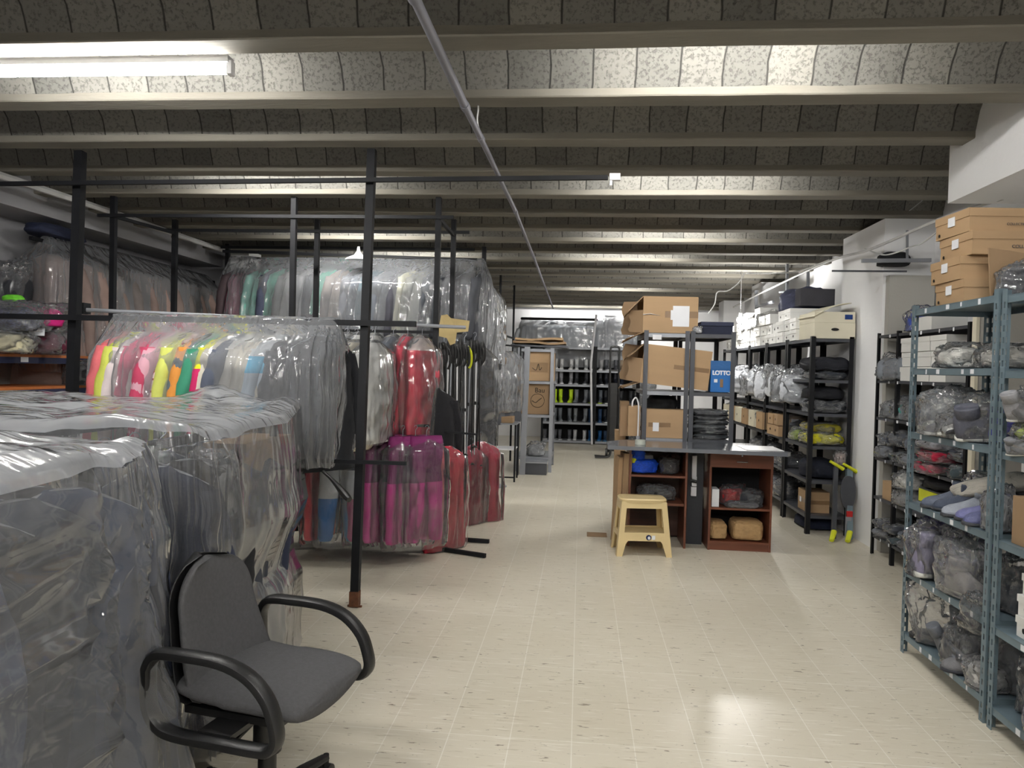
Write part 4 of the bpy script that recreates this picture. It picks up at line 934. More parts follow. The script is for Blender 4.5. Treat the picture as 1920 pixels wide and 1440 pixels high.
for px, yy, tp, bt in ((425, 8.55, 458, None), (905, 8.4, 463, None)): 
    v = at(px, 600, y=yy); bars.append(('post', (v.x, yy, 0), (v.x, yy, at(px, tp, y=yy).z), .045, None))
bars += [('rail', (at(415, 457, y=8.4).x, 8.4, 2.84), (at(890, 460, y=8.4).x, 8.4, 2.84), .03, None), ('rail', at(418, 471, y=8.35), at(895, 487, y=8.35), .03, None)]
frame('clothes_rack', 'dark frame carrying the covered upper row of garments', bars, (at(905, 600, y=8.4).x, 8.4, 0))
bars = []
for px, yy, tp in ((936, 10.7, 516), (962, 12.1, 535)):
    v = at(px, 640, y=yy); bars.append(('post', (v.x, yy, 0), (v.x, yy, at(px, tp, y=yy).z), .03, None))
bars.append(('rail', (at(936, 640, y=10.7).x, 10.7, 2.0), (at(962, 640, y=12.1).x, 12.1, 2.0), .025, None))
frame('clothes_rack', 'thin far black frame near the brown cartons', bars, (-1.2, 10.7, 0))

# colourful jackets on the nearest rail, under one long cover
plaid = mat('pink plaid', (226, 196, 190), .85, var=.1)
def plaidify(m):
    nt = m.node_tree; p = [n for n in nt.nodes if n.type == 'BSDF_PRINCIPLED'][0]; tc = [n for n in nt.nodes if n.type == 'TEX_COORD'][0]
    b = N(nt, 'ShaderNodeTexBrick', offset=0.0); b.inputs['Scale'].default_value = 1; b.inputs['Brick Width'].default_value = .07; b.inputs['Row Height'].default_value = .07; b.inputs['Mortar Size'].default_value = .006
    b.inputs['Color1'].default_value = lin((232, 214, 208)); b.inputs['Color2'].default_value = lin((226, 200, 196)); b.inputs['Mortar'].default_value = lin((172, 84, 88))
    mp = N(nt, 'ShaderNodeMapping'); mp.inputs['Rotation'].default_value = (PI/2, 0, 0); nt.links.new(tc.outputs['Object'], mp.inputs[0]); nt.links.new(mp.outputs[0], b.inputs['Vector']); nt.links.new(b.outputs['Color'], p.inputs['Base Color'])
plaidify(plaid)
M_ym = mat('yellow magenta', (200, 40, 100), .8, bands=[(-.30, (226, 226, 40))])
M_bb = mat('pale blue two tone', (186, 200, 216), .8, bands=[(-.32, (90, 176, 216)), (-.22, (200, 205, 210))])
row = [(208, (214, 84, 92), 'coral red jacket', 0), (228, (206, 214, 70), 'lime yellow jacket', 0), (248, (232, 214, 216), 'white and pink printed jacket', .1), (270, (206, 50, 96), 'crimson pink jacket', .25), (288, (196, 40, 80), 'deep pink dress with gathered waist', -.2), (306, (226, 160, 180), 'pale pink jacket', 0),
       (328, (208, 198, 150), 'beige textured jacket', .35), (345, (214, 222, 90), 'pale lime jacket', 0), (358, plaid, 'pink and white plaid shirt', .2), (376, (236, 140, 40), 'orange jacket', 0), (386, (74, 90, 100), 'slate padded jacket', .15), (404, (30, 130, 94), 'bright green jacket', .1),
       (420, M_ym, 'yellow topped magenta jacket', 0), (434, (222, 214, 196), 'cream jacket', .1), (452, (64, 72, 92), 'navy pleated jacket', .1), (478, (206, 204, 202), 'light grey long coat', .45), (500, (196, 190, 180), 'grey checked ribbed jacket', .3), (520, (208, 200, 184), 'sand coloured jacket', .25), (540, M_bb, 'pale blue jacket with sky blue collar', .3)]
for i, (px, c, lab, tw) in enumerate(row):
    x = at(246+(px-208)*.87, 600, y=4.58).x
    garment('jacket', lab+' under the long clear cover', (x, 4.58, RZ-.01), PI/2-.25-tw, c if not isinstance(c, tuple) else cloth(tuple(int(v*.8+36) for v in c)), scale=1.0+.03*(i % 3), name='jacket', tilt=0, thick=.8)
for i, (px, tw) in enumerate(((562, .75), (584, .6), (603, .45))):
    garment('jacket', ['charcoal jacket with coral tab, facing out', 'charcoal jacket in the middle of the dark trio', 'black jacket at the right end'][i]+' under the long cover', (at(px, 600, y=4.58).x, 4.57, RZ-.01), PI/2-.25-tw, cloth([(58, 58, 62), (48, 48, 54), (32, 34, 40)][i]), scale=1.05, thick=.9)
xa, xb = at(212, 600, y=4.6).x, at(642, 600, y=4.6).x
me = drape_mesh([(.03, (xb-xa)/2-.02, .02, .0), (-.01, (xb-xa)/2-.01, .035, .01), (-.07, (xb-xa)/2, .10, .03), (-.15, (xb-xa)/2+.01, .21, .04), (-.24, (xb-xa)/2+.02, .27, .04), (-.5, (xb-xa)/2+.03, .29, .05), (-.80, (xb-xa)/2+.02, .27, .06), (-.90, (xb-xa)/2, .22, .05)], nseg=300, e=5, seed=3, ff=26, fine=.006)
o = put('plastic_cover', me, F_cover, loc=((xa+xb)/2, 4.58, RZ)); tag(o, 'long clear plastic cover draped over the colourful jackets on the rail', 'plastic cover')
# second group on the grey rail
def on_rail(px):
    lo, hi = 0, 1
    for _ in range(30):
        m_ = (lo+hi)/2; q = g1.lerp(g2, m_); d = CR.transposed() @ (q-Vector((0, 0, EYE))); X = 960+F*d.x/-d.z
        if X < px: lo = m_
        else: hi = m_
    return g1.lerp(g2, lo)
M_wb = mat('white with blue band', (218, 212, 198), .8, bands=[(-.46, (46, 100, 180)), (-.37, (240, 240, 240)), (-.22, (212, 212, 212))])
for i, (px, m, lab, tw, sc, sl) in enumerate(((652, M_wb, 'white jacket with blue chest band, left one', .55, 1.05, True), (676, M_wb, 'white jacket with blue chest band, right one', .45, 1.08, True), (704, cloth((228, 226, 222)), 'plain white padded jacket behind the nearest post', .12, 1.05, True),
        (738, cloth((58, 66, 80)), 'dark slate bagged long jacket beside the red ones', .12, 1.1, False), (765, cloth((196, 36, 66)), 'crimson quilted bagged vest', .12, 1.0, False), (792, mat('red white collar', (206, 52, 76), .6, bands=[(-.17, (216, 200, 196))]), 'bright red bagged vest with pale collar', .22, 1.1, False))):
    q = on_rail(px); garment('jacket', lab+' on the grey rail', (q.x, q.y, q.z-.02), PI/2-tw, m, bag=F_gar, scale=sc, sleeves=sl, name='vest' if i > 3 else 'jacket', blen=.86, thick=.9)
for i, px in enumerate((540, 562, 584, 606)):
    q = on_rail(px); garment('coat', 'dark coat hanging on the grey rail behind the long cover, %s' % ORD[i], (q.x, q.y, q.z-.02), PI/2-.3, cloth((30, 34, 44)))
# lower row: ski trousers in bags
M_p1 = mat('navy white blue trousers', (74, 128, 196), .7, bands=[(-.66, (222, 226, 232)), (-.40, (38, 42, 62))])
M_p2 = mat('plum white magenta trousers', (206, 52, 140), .7, bands=[(-.66, (222, 226, 232)), (-.40, (96, 34, 78))])
M_p3 = mat('plum magenta trousers', (208, 58, 150), .7, bands=[(-.50, (122, 36, 96))])
M_p4 = mat('red trousers', (214, 60, 76), .7)
for i, (px, m, lab, y) in enumerate(((598, M_p4, 'red trousers, farthest left of the lower row', 5.52), (634, M_p1, 'navy, white and blue trousers, front pair', 5.44), (652, M_p1, 'navy, white and blue trousers, rear pair', 5.75), (682, M_p2, 'plum, white and magenta trousers behind the post', 5.55), (708, M_p3, 'plum and magenta trousers next to the white-banded pair', 5.52),
                                    (734, M_p3, 'plum and magenta trousers in the middle', 5.56), (752, M_p3, 'plum and magenta trousers right of middle', 5.50), (776, M_p3, 'plum and magenta trousers near the black gap', 5.56), (797, M_p3, 'plum and magenta trousers at the right end', 5.56))):
    garment('pants', lab+' in the lower row', (at(px, 830, y=y).x, y+.05, 1.03), [1.2, .25, .25, 1.0, 1.15, .95, 1.1, 1.0, .8][i], m, bag=F_gar, scale=.82, thick=1.1, blen=1.12, bwid=.9)
for i in range(7):
    garment('coat', 'black coat hanging behind the magenta trousers, %s from the left' % ORD[i], (-2.35+.19*i, 6.0, 1.42), .9, cloth((22, 22, 28)), scale=1.15)
# red dresses to the right of the double frame
M_red = mat('red felt', (214, 56, 78), .8, var=.08)
M_red2 = mat('wine red felt', (176, 44, 70), .8, var=.08)
for i, (px, py, y, m, lab, sc, rz) in enumerate(((838, 822, 6.05, M_red, 'bright red long garment in a bag hanging beside the double frame post', .83, .9), (884, 825, 7.1, M_red2, 'wine red coat low behind the ski poles', .88, 1.0), (902, 815, 7.25, M_red2, 'wine red coat at the aisle end behind the ski poles', .9, .5))):
    v = at(px, py, y=y); garment('coat', lab, (v.x, y, v.z), rz, m, bag=F_gar, scale=sc, sleeves=False, thick=.9, blen=1.12)
# ski poles and tubes
for i in range(16):
    c = [0, 2, 0, 1, 3, 0, 1, 0, 2, 1, 0, 3, 0, 1, 0, 2][i]; y = 6.3+.06*i; px = 826+5.2*i; v = at(px, 640+R.uniform(-6, 10), y=y); L_ = 1.25 if c != 1 else 1.1
    t = empty('ski_pole', '%s hanging upside down, %s of the bundle from the nearest' % (['black ski pole', 'white ski pole', 'black ski pole with white bands', 'silver ski pole'][c], ORD[i]), 'ski pole', (v.x, y, v.z), 0, 'ski poles hanging in a bundle')
    t.rotation_euler = (R.uniform(-.02, .02), R.uniform(-.03, .03), 0)
    bm = bmesh.new(); sweep(bm, [(0, 0, -.12), (0, 0, -L_)], [.009, .006], 8); obj('shaft', bm, [M_plast, M_board, M_plast, M_ltsteel][c], t, smooth='auto')
    bm = bmesh.new(); sweep(bm, [(0, 0, .0), (0, 0, -.04), (0, 0, -.09), (0, 0, -.13)], [.012, .018, .014, .016], 10); obj('grip', bm, M_plast, t, smooth='auto')
    bm = bmesh.new(); sweep(bm, bez([(0, 0, 0), (.03, .01, -.06), (.035, .0, -.16), (.01, 0, -.20), (-.01, 0, -.1), (0, 0, 0)], 4), .004, 4, flat=2.5); obj('wrist_strap', bm, M_yellow if i == 10 else M_plast, t)
    bm = bmesh.new(); loft(bm, [ering((0, 0, z), (1, 0, 0), (0, 1, 0), a, a, 14) for z, a in ((-L_+.09, .012), (-L_+.075, .032), (-L_+.07, .03))]); obj('basket', bm, M_plast, t)
    bm = bmesh.new(); bx(bm, -.012, .012, -.012, .012, -.62, -.59); obj('clip', bm, M_plast, t, bevel=.003)
v = at(852, 750, y=6.3)
bm = bmesh.new(); sweep(bm, bez([(0, 0, 0), (.012, .0, -.1), (-.006, 0, -.25), (.008, 0, -.36)], 5), [.014+.008*math.sin(i*.9) for i in range(16)], 8, flat=.6); o = obj('orange_strap', bm, mat('neon orange', (255, 86, 20), .6), loc=v, smooth='auto'); tag(o, 'neon orange cloth strap hanging on the ski poles', 'strap')
v = at(845, 612, y=6.25)
bm = bmesh.new(); pts = [(-.1, -.02), (-.08, .09), (-.03, .1), (.0, .07), (.16, .05), (.15, -.04), (.05, -.05), (.04, -.14), (-.0, -.16), (-.03, -.1), (-.12, -.08)]
loft(bm, [[Vector((a, yy+.02*math.sin(a*20), b)) for a, b in pts] for yy in (0, .004)]); o = obj('torn_paper', bm, mat('old kraft paper', (186, 166, 118), .8, var=.15), loc=v); tag(o, 'torn beige paper sheet hooked at the top of the ski poles', 'paper')
garment('coat', 'tall black garment bag hanging among the ski poles', (at(833, 640, y=6.75).x, 6.75, 1.78), 1.3, cloth((16, 16, 18)), scale=1.1, sleeves=False)
for i in range(4):
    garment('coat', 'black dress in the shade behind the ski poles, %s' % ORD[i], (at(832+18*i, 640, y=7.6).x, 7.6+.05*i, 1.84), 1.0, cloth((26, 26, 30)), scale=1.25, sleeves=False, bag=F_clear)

# upper covered row
ucol = [((70, 58, 62), 'dark brown'), ((120, 40, 72), 'wine'), ((110, 190, 172), 'mint green'), ((64, 70, 90), 'navy'), ((96, 168, 150), 'sea green'), ((150, 150, 152), 'grey'), ((168, 168, 172), 'light grey'), ((64, 66, 74), 'charcoal'), ((96, 160, 144), 'pale teal'), ((150, 140, 134), 'taupe'), ((110, 112, 118), 'mid grey'), ((84, 92, 104), 'steel'),
        ((70, 96, 108), 'petrol'), ((92, 96, 104), 'slate'), ((60, 60, 68), 'graphite'), ((204, 202, 176), 'cream'), ((150, 150, 140), 'stone'), ((56, 60, 66), 'anthracite'), ((44, 48, 54), 'black'), ((60, 62, 68), 'dark grey'), ((50, 52, 58), 'soot grey'), ((70, 72, 78), 'ash')]
for i, (c, n_) in enumerate(ucol):
    px = 452+22*i*.98
    garment('coat', '%s long coat in the covered upper row' % n_, (at(px, 485, y=8.35).x, 8.35, 2.66), PI/2-.45-.3*math.sin(i*1.7), cloth(c), scale=1.0, thick=.9)
xa, xb = at(428, 485, y=8.35).x, at(912, 485, y=8.35).x
h_ = (xb-xa)/2
me = drape_mesh([(.06, h_-.02, .02, 0), (.0, h_, .06, .02), (-.12, h_+.02, .2, .06), (-.25, h_+.03, .28, .07), (-.7, h_+.04, .3, .09), (-1.1, h_+.03, .28, .10)], nseg=300, e=5, seed=9, ff=24, fine=.008)
o = put('plastic_cover', me, F_cover, loc=((xa+xb)/2, 8.35, 2.66)); tag(o, 'wide clear plastic cover over the upper row of coats', 'plastic cover')
h2 = .16
me = drape_mesh([(.03, .03, .5, 0), (-.1, .12, .55, .03), (-.3, .14, .6, .06), (-.9, .13, .6, .08)], nseg=90, e=3, seed=12, ff=16, fine=.01)
o = put('plastic_cover', me, F_cover, loc=(at(925, 520, y=9.2).x, 9.3, 2.46)); tag(o, 'hanging clear plastic at the aisle end of the upper row', 'plastic cover')
for i in range(3): garment('coat', 'dark garment inside the hanging plastic at the aisle end, %s' % ORD[i], (at(922, 520, y=9.2).x, 9.0+.28*i, 2.42), 1.3, cloth((64, 66, 70)), scale=.85)
t = empty('white_hood', 'white lamp-like cloth cap hanging above the upper row', 'cloth', at(672, 478, y=8.0))
bm = bmesh.new(); loft(bm, [ering((0, 0, z), (1, 0, 0), (0, 1, 0), a, a*.5, 20) for z, a in ((.09, .012), (.04, .02), (.0, .05), (-.03, .13), (-.05, .15))]); obj('cap_body', bm, M_white, t, smooth='auto'); 

# ------------------------------------------------------------------ left wall: covered coats, bench with bags
for i in range(11):
    garment('coat', 'taupe coat on the left wall under plastic, %s from the near end' % ORD[i], (-4.72, 6.25+.26*i, 2.50), .35+.1*(i % 3), cloth([(150, 130, 124), (166, 142, 134), (134, 118, 112), (120, 112, 110)][i % 4]), scale=1.15, group=None)
me = drape_mesh([(.08, .03, 1.42, 0), (.0, .10, 1.48, .02), (-.12, .24, 1.5, .05), (-.5, .27, 1.52, .06), (-1.05, .27, 1.52, .08), (-1.12, .25, 1.5, .06)], nseg=260, e=6, seed=15, ff=20, fine=.008)
o = put('plastic_cover', me, F_cover, loc=(-4.72, 7.6, 2.5)); tag(o, 'dusty clear plastic cover over the coats on the left wall', 'plastic cover')
o = bagged('navy bag draped on top of the left wall coats', (-4.72, 6.3, 2.56), (.3, .62, .12), (40, 46, 70), bare=True, name='soft_bag')
bar_t = empty('wall_rail', 'dark rail carrying the coats along the left wall', 'rail', (-4.72, 6.0, 2.52)); bar('tube', (0, 0, 0), (0, 3.2, 0), .03, M_blk, bar_t)
bx0, bx1, by0, by1 = -4.95, at(150, 665, y=6.2).x, 4.9, 6.35
t = empty('work_shelf', 'navy steel shelf unit with orange boards by the left wall', 'shelf', (bx0, by0, 0))
def rel(nm, x0, x1, y0, y1, z0, z1, m, bv=.002): boxo(nm, x0-bx0, x1-bx0, y0-by0, y1-by0, z0, z1, m, t, bevel=bv)
for x in (bx0, bx1-.04):
    for y in (by0, by1-.04): rel('post', x, x+.04, y, y+.04, 0, 1.5, M_blue_steel)
for z in (.4, 1.24, 1.5): rel('board', bx0, bx1, by0, by1, z, z+.022, M_chip); rel('beam', bx0, bx1, by0, by0+.03, z-.05, z, M_blue_steel); rel('beam', bx1-.03, bx1, by0, by1, z-.05, z, M_blue_steel)
rel('tag_plate', bx1, bx1+.004, 5.5, 5.58, 1.46, 1.5, M_white)
bagged('black boots bundle on the lower board of the work shelf', (-4.4, 6.2, 1.262), (.3, .2, .22), (26, 26, 30))
zz = 1.524
bagged('cream bagged cushion on the orange board', (at(12, 630, y=5.35).x, 5.35, zz), (.42, .42, .2), (214, 206, 172), rz=.4)
bagged('maroon and black bagged jacket with white label on the orange board', (at(78, 630, y=5.75).x, 5.75, zz), (.46, .5, .24), (96, 26, 52), rz=.5)
o = boxo('paper_label', -.05, .05, -.003, .003, -.04, .04, M_white, loc=at(70, 620, y=5.47), rot=(-.3, 0, .5)); tag(o, 'white paper label on the maroon bagged jacket', 'label')
bagged('navy printed bag with yellow and white patterns, upper one', (at(10, 590, y=5.35).x, 5.4, zz+.17), (.5, .4, .24), (44, 48, 80), bmat=mat('printed cloth', (48, 52, 84), .7, var=1.2, vs=22), rz=.3)
bagged('magenta bagged jacket on top of the pile', (at(62, 580, y=5.6).x, 5.65, zz+.22), (.44, .4, .2), (200, 30, 120), rz=.6)
bagged('small lime green tip of a bag on the pile', (at(16, 553, y=5.4).x, 5.45, zz+.40), (.16, .12, .06), (120, 220, 60), bare=True, name='soft_bag')
bagged('black crinkled bag high on the left wall pile', (at(6, 530, y=5.9).x, 5.95, zz+.36), (.4, .4, .42), (48, 50, 56))

# ------------------------------------------------------------------ front left: racks under dust sheets
def sheet_rack(name, label, x0, x1, y0, y1, z, seed, shear=0, peaks=None, mid=True, fan=None):
    cx, cy, a, b = (x0+x1)/2, (y0+y1)/2, (x1-x0)/2, (y1-y0)/2
    top = [(z+.03, .06, .04, 0), (z+.03, a*.5, b*.5, .0), (z+.02, a*.9, b*.9, .0), (z, a-.03, b-.03, .01), (z-.03, a, b, .02)]
    side = [(z-.03, a, b, .02), (z-.12, a+.02, b+.02, .05)] + ([(z-.45, a+.03, b+.02, .09), (z-.66, a-.04, b-.03, .06), (z-.72, a-.05, b-.04, .05), (z-.85, a, b, .08), (.02, a+.03, b+.03, .10)] if mid else [(z-.5, a+.05, b+.04, .09), (.02, a+.12, b+.08, .13)])
    t = empty(name, label, 'plastic sheet', (cx, cy, 0))
    pk = [(q[0]-cx, q[1]-cy, q[2], q[3]) for q in (peaks or [])]
    for nm, pr, m, cl in (('top_sheet', top, F_milky, True), ('side_sheet', side, F_drape, False)):
        me = drape_mesh(pr, nseg=420, e=9, seed=seed, ff=34, fine=.007, close=cl, peak=pk, zw=.05 if cl else .05, fan=None if cl or not fan else (fan[0]-cy, fan[1], fan[2]))
        for v in me.vertices:
            if shear and v.co.x > 0 and v.co.y > b*.25: v.co.x -= (v.co.y-b*.25)*shear*min(1, v.co.x/a*1.4)
        put(nm, me, m, t)
    return t
sheet_rack('dust_sheet', 'milky clear plastic sheet over the garment rack behind the office chair', -3.45, -1.36, 2.42, 4.35, 1.25, 21, shear=.55, peaks=[(-1.95, 4.3, .3, .09), (-1.4, 3.7, .15, .05)])
sheet_rack('dust_sheet', 'huge clear plastic sheet over dark coats in the near left corner', -3.5, -1.30, .75, 2.28, 1.22, 33, peaks=[(-1.36, 2.2, .12, .06), (-1.9, 2.1, .2, .06)], mid=False, fan=(2.2, 1.24, .11))
for nm, lab, y0, y1 in (('rolling_rack', 'dark rolling rack under the sheet behind the chair', 2.5, 3.55), ('rolling_rack', 'dark rolling rack under the near left sheet', .85, 2.15)):
    frame(nm, lab, [('rail', (-1.5, y0, 1.2), (-1.5, y1, 1.2), .03, None), ('rail', (-2.1, y0, 1.2), (-2.1, y1, 1.2), .03, None)]+[('post', (x, y, .03), (x, y, 1.2), .03, None) for x in (-1.5, -2.1) for y in (y0, y1)]+[('foot', (-1.5, y, .03), (-2.1, y, .03), .03, None) for y in (y0, y1)], (-1.5, y0, 0))
fc = [(62, 72, 98), (50, 50, 58), (84, 94, 120), (44, 46, 54), (64, 70, 84)]
k = 0
for ly, x in enumerate((-1.50, -1.62, -1.76)):
    for y in (.95, 1.2, 1.42, 1.64, 1.86, 2.06):
        garment('coat', 'dark coat under the near left sheet, %s row %s from the camera' % (['outer', 'middle', 'inner'][ly], ORD[[.95, 1.2, 1.42, 1.64, 1.86, 2.06].index(y)]), (x, y, 1.19), PI/2-.5+.25*math.sin(k*2.1), cloth(fc[k % 5]), scale=1.02, thick=1.1); k += 1
for ly, x in enumerate((-1.56, -1.76)):
    for j, y in enumerate((2.62, 2.84, 3.06, 3.3, 3.55, 3.8)):
        if ly == 0 and j > 3: continue
        garment('coat', 'dark coat under the sheet behind the chair, %s row %s from the camera' % (['outer', 'inner'][ly], ORD[j]), (x-.02*j*ly, y, 1.18), PI/2-.7+.2*math.sin(k), cloth([(40, 46, 66), (30, 30, 34), (52, 56, 66)][k % 3]), scale=1.0, thick=1.2); k += 1
t = carton('brown cardboard carton inside the sheet behind the chair', (-1.56, 3.42, .80), (.20, .52, .34), M_card2)
bagged('grey padded bundle inside the sheet left of the carton', (-1.52, 2.98, .86), (.26, .34, .26), (150, 150, 152), rz=.4)
bagged('black bagged trousers bundle under the carton in the sheet', (-1.56, 3.3, .42), (.26, .6, .36), (26, 27, 30))
bagged('black bundle lowest under the carton in the sheet', (-1.58, 3.2, .03), (.3, .7, .36), (30, 31, 34))

# ------------------------------------------------------------------ office chair
t = empty('office_chair', 'dark grey fabric office chair with black loop armrests', 'chair', (-.97, 2.29, 0), math.radians(-11))
def cushion(w_fn, n, thick, m, nm, P):
    bm = bmesh.new(); rings = []
    for i in range(n+1):
        v = -1+2*i/n; rings.append([P(u, v, s_) for u, s_ in [(math.copysign(abs(math.cos(a))**.9, math.cos(a)), math.copysign(abs(math.sin(a))**.9, math.sin(a))) for a in [2*PI*k_/36 for k_ in range(36)]]])
    loft(bm, rings); return obj(nm, bm, m, t, smooth=True)
def Pseat(u, v, s_):      # v: back(-1)..front(1), u across
    vv = math.sin(v*PI/2); hw = .235*(1-.10*abs(vv)**3-.04*(1 if vv < 0 else 0))*max(.05, (1-abs(v)**8))**.35
    th = .042*max(.0, (1-abs(v)**6))**.5
    x = .235*vv; z = .485+.016*u*u+(.03*vv*vv if vv < 0 else -.022*vv**3)
    return Vector((x, u*hw, z+s_*th*(1 if s_ > 0 else .8)))
cushion(None, 26, .04, M_chair, 'seat', Pseat)
def Pback(u, v, s_):
    hw = (.185+.035*(-v)) if v < .2 else .178*math.sqrt(max(.0, 1-((v-.2)/.82)**2.4)); hw *= max(.02, 1-abs(v)**14)**.4 if v < 0 else 1
    if v > .98: hw = .02
    z = .66+.205*v; th = .032*max(.02, 1-abs(v)**6)**.5
    return Vector((-.215-.05*v+.02*v*v+.035*u*u+s_*th, u*max(hw, .015), z))
o = cushion(None, 30, .03, M_chair, 'backrest', lambda u, v, s_: Pback(u, v, s_))
def Pshell(u, v, s_):
    q = Pback(u*1.03, v, 0); return Vector((q.x-.036+s_*.012, q.y*1.02, .66+.21*v))
cushion(None, 24, .01, M_plast, 'back_shell', Pshell)
loop = [(-.20, .60), (-.17, .645), (-.08, .652), (.03, .648), (.11, .62), (.165, .565), (.19, .50), (.195, .455), (.175, .425), (.13, .418), (.02, .418), (-.10, .418), (-.16, .435), (-.195, .49)]
for sg in (-1, 1):
    bm = bmesh.new(); L_ = bez([(a, sg*.275, b) for a, b in [((p_+.0)*1.1, q_) for p_, q_ in loop]]+[(loop[0][0]*1.1, sg*.275, loop[0][1])], 4)[:-1]
    sweep(bm, L_, .024, 10, flat=.62, e=3.2, up=(0, 1, 0), closed=False) if False else None
    rings = []; n_ = len(L_)
    for i in range(n_):
        tg = (L_[(i+1) % n_]-L_[i-1]).normalized(); nrm = tg.cross(Vector((0, 1, 0))); rings.append(ering(L_[i], (0, 1, 0), nrm, .026, .0155, 12, 3.2))
    rings.append(rings[0]); loft(bm, rings, True, False, False); bmesh.ops.remove_doubles(bm, verts=bm.verts, dist=1e-6)
    a_ = obj('armrest', bm, M_plast, t, smooth='auto')
    bm = bmesh.new(); bx(bm, -.05, .06, min(sg*.16, sg*.27), max(sg*.16, sg*.27), .425, .44); obj('bracket', bm, M_plast, a_, bevel=.003)
boxo('seat_pan', -.17, .16, -.18, .18, .435, .458, M_plast, t, bevel=.01)
boxo('mechanism', -.10, .09, -.07, .07, .39, .435, M_plast, t, bevel=.01)
bm = bmesh.new(); sweep(bm, bez([(-.06, 0, .42), (-.2, 0, .42), (-.285, 0, .46), (-.30, 0, .60), (-.275, 0, .68)], 5), .028, 8, flat=.4, up=(0, 1, 0)); obj('back_bar', bm, M_plast, t, smooth='auto')
bm = bmesh.new()
for i in range(7): loft(bm, [ering((-.245-.002*i, 0, .49+.013*i+z), (1, 0, 0), (0, 1, 0), a, a*1.3, 14, 3) for z, a in ((0, .022), (.006, .03), (.011, .022))])
obj('bellows', bm, M_plast, t)
bm = bmesh.new(); sweep(bm, [(.02, -.05, .41), (.04, -.2, .405), (.05, -.25, .40)], [.007, .007, .012], 8); obj('lever', bm, M_plast, t)
bm = bmesh.new(); sweep(bm, [(.02, .05, .41), (-.1, .2, .40), (-.12, .24, .38)], [.007, .007, .016], 8, flat=.6); obj('lever', bm, M_plast, t)
bm = bmesh.new(); sweep(bm, [(0, 0, .10), (0, 0, .26)], .029, 18); sweep(bm, [(0, 0, .26), (0, 0, .40)], .045, 18); obj('gas_column', bm, M_plast, t, smooth='auto')
bm = bmesh.new(); loft(bm, [ering((0, 0, z), (1, 0, 0), (0, 1, 0), a, a, 24) for z, a in ((.06, .04), (.07, .055), (.12, .05), (.13, .035))]); hub = obj('base_hub', bm, M_plast, t, smooth='auto')
a0 = math.atan2(.35, .09)+math.radians(11)
for i in range(5):
    a = a0+2*PI*i/5; d = Vector((math.cos(a), math.sin(a), 0)); bm = bmesh.new(); sweep(bm, [d*.04+Vector((0, 0, .105)), d*.2+Vector((0, 0, .095)), d*.33+Vector((0, 0, .075))], [.03, .024, .018], 8, flat=.6, e=3)
    lg = obj('base_leg', bm, M_plast, t, smooth='auto'); e_ = d*.335; sd = Vector((-d.y, d.x, 0))
    for s_ in (-1, 1):
        bm = bmesh.new(); c = e_+sd*.014*s_+Vector((0, 0, .026)); loft(bm, [ering(c+sd*.009*k_, d, (0, 0, 1), r_, r_, 18) for k_, r_ in ((-1, .020), (-.8, .026), (.8, .026), (1, .020))]); obj('caster', bm, M_plast, lg, smooth='auto')
    bm = bmesh.new(); sweep(bm, [e_+Vector((0, 0, .04)), e_+Vector((0, 0, .085))], .011, 10); obj('caster_pin', bm, M_plast, lg)

# ------------------------------------------------------------------ back of the room
dx0, dx1 = -.93, -.40
t = rack('carton_rack', 'light grey rack holding two big brown cartons near the back', dx0, dx1, 10.9, 11.8, [.22, .84, 1.33, 1.80], 1.82, M_ltsteel, None, .05, sm=M_ltsteel, lip=.04)
t = carton('upper brown carton with a cut out window on the light grey rack', (-.62, 11.3, 1.335), (.42, .7, .45), M_card)
boxo('window', -.13, .13, -.3535, -.3502, .13, .27, M_card2, t); bm = bmesh.new(); sweep(bm, bez([(-.1, -.355, .19), (-.04, -.355, .16), (-.01, -.355, .25), (.01, -.355, .16), (.04, -.355, .2)], 5), .004, 4); obj('pen_scribble', bm, M_dark, t)
t = carton('lower brown carton with black script and a ring drawing on the light grey rack', (-.66, 11.3, .845), (.46, .7, .45), M_card2)
lettering('Bau', .1, M_dark, t, (.06, -.3535, .32)); bm = bmesh.new(); sweep(bm, [(.03+.1*math.cos(a), -.354, .2+.1*math.sin(a)) for a in [2*PI*i/30 for i in range(30)]], .003, 4, closed=True); obj('ring_drawing', bm, M_dark, t)
bm = bmesh.new(); sweep(bm, bez([(-.05, -.354, .2), (.0, -.354, .17), (.04, -.354, .2), (.09, -.354, .24)], 5), .004, 4); obj('pen_scribble', bm, M_dark, t)
for i in range(3):
    bm = bmesh.new(); bx(bm, -.42+.03*i, .42-.04*i, -.3, .3, 0, .03)
    bmesh.ops.subdivide_edges(bm, edges=bm.edges[:], cuts=5, use_grid_fill=True)
    for v in bm.verts: v.co.z += .03*noise.noise(v.co*3+Vector((i*4, 0, 0)))
    o = obj('stacked_sheet', bm, [M_dkgry, M_card2, M_card][i], loc=(-.62, 11.2, 1.83+.05*i), bevel=0); tag(o, '%s sheet stacked on top of the light grey rack' % ['dark lowest', 'brown middle', 'pale brown topmost'][i], 'cardboard')
bagged('silver bag on the bottom shelf of the light grey rack', (-.64, 11.1, .222), (.3, .3, .2), (150, 152, 156))
o = empty('grey_crate', 'dark grey crate on the floor by the light grey rack', 'crate', (-.66, 10.7, 0)); boxo('crate_body', -.15, .2, -.1, .15, 0, .18, M_dkgry, o, bevel=.006); boxo('rim', -.16, .21, -.11, .16, .165, .185, M_ltsteel, o, bevel=.004)
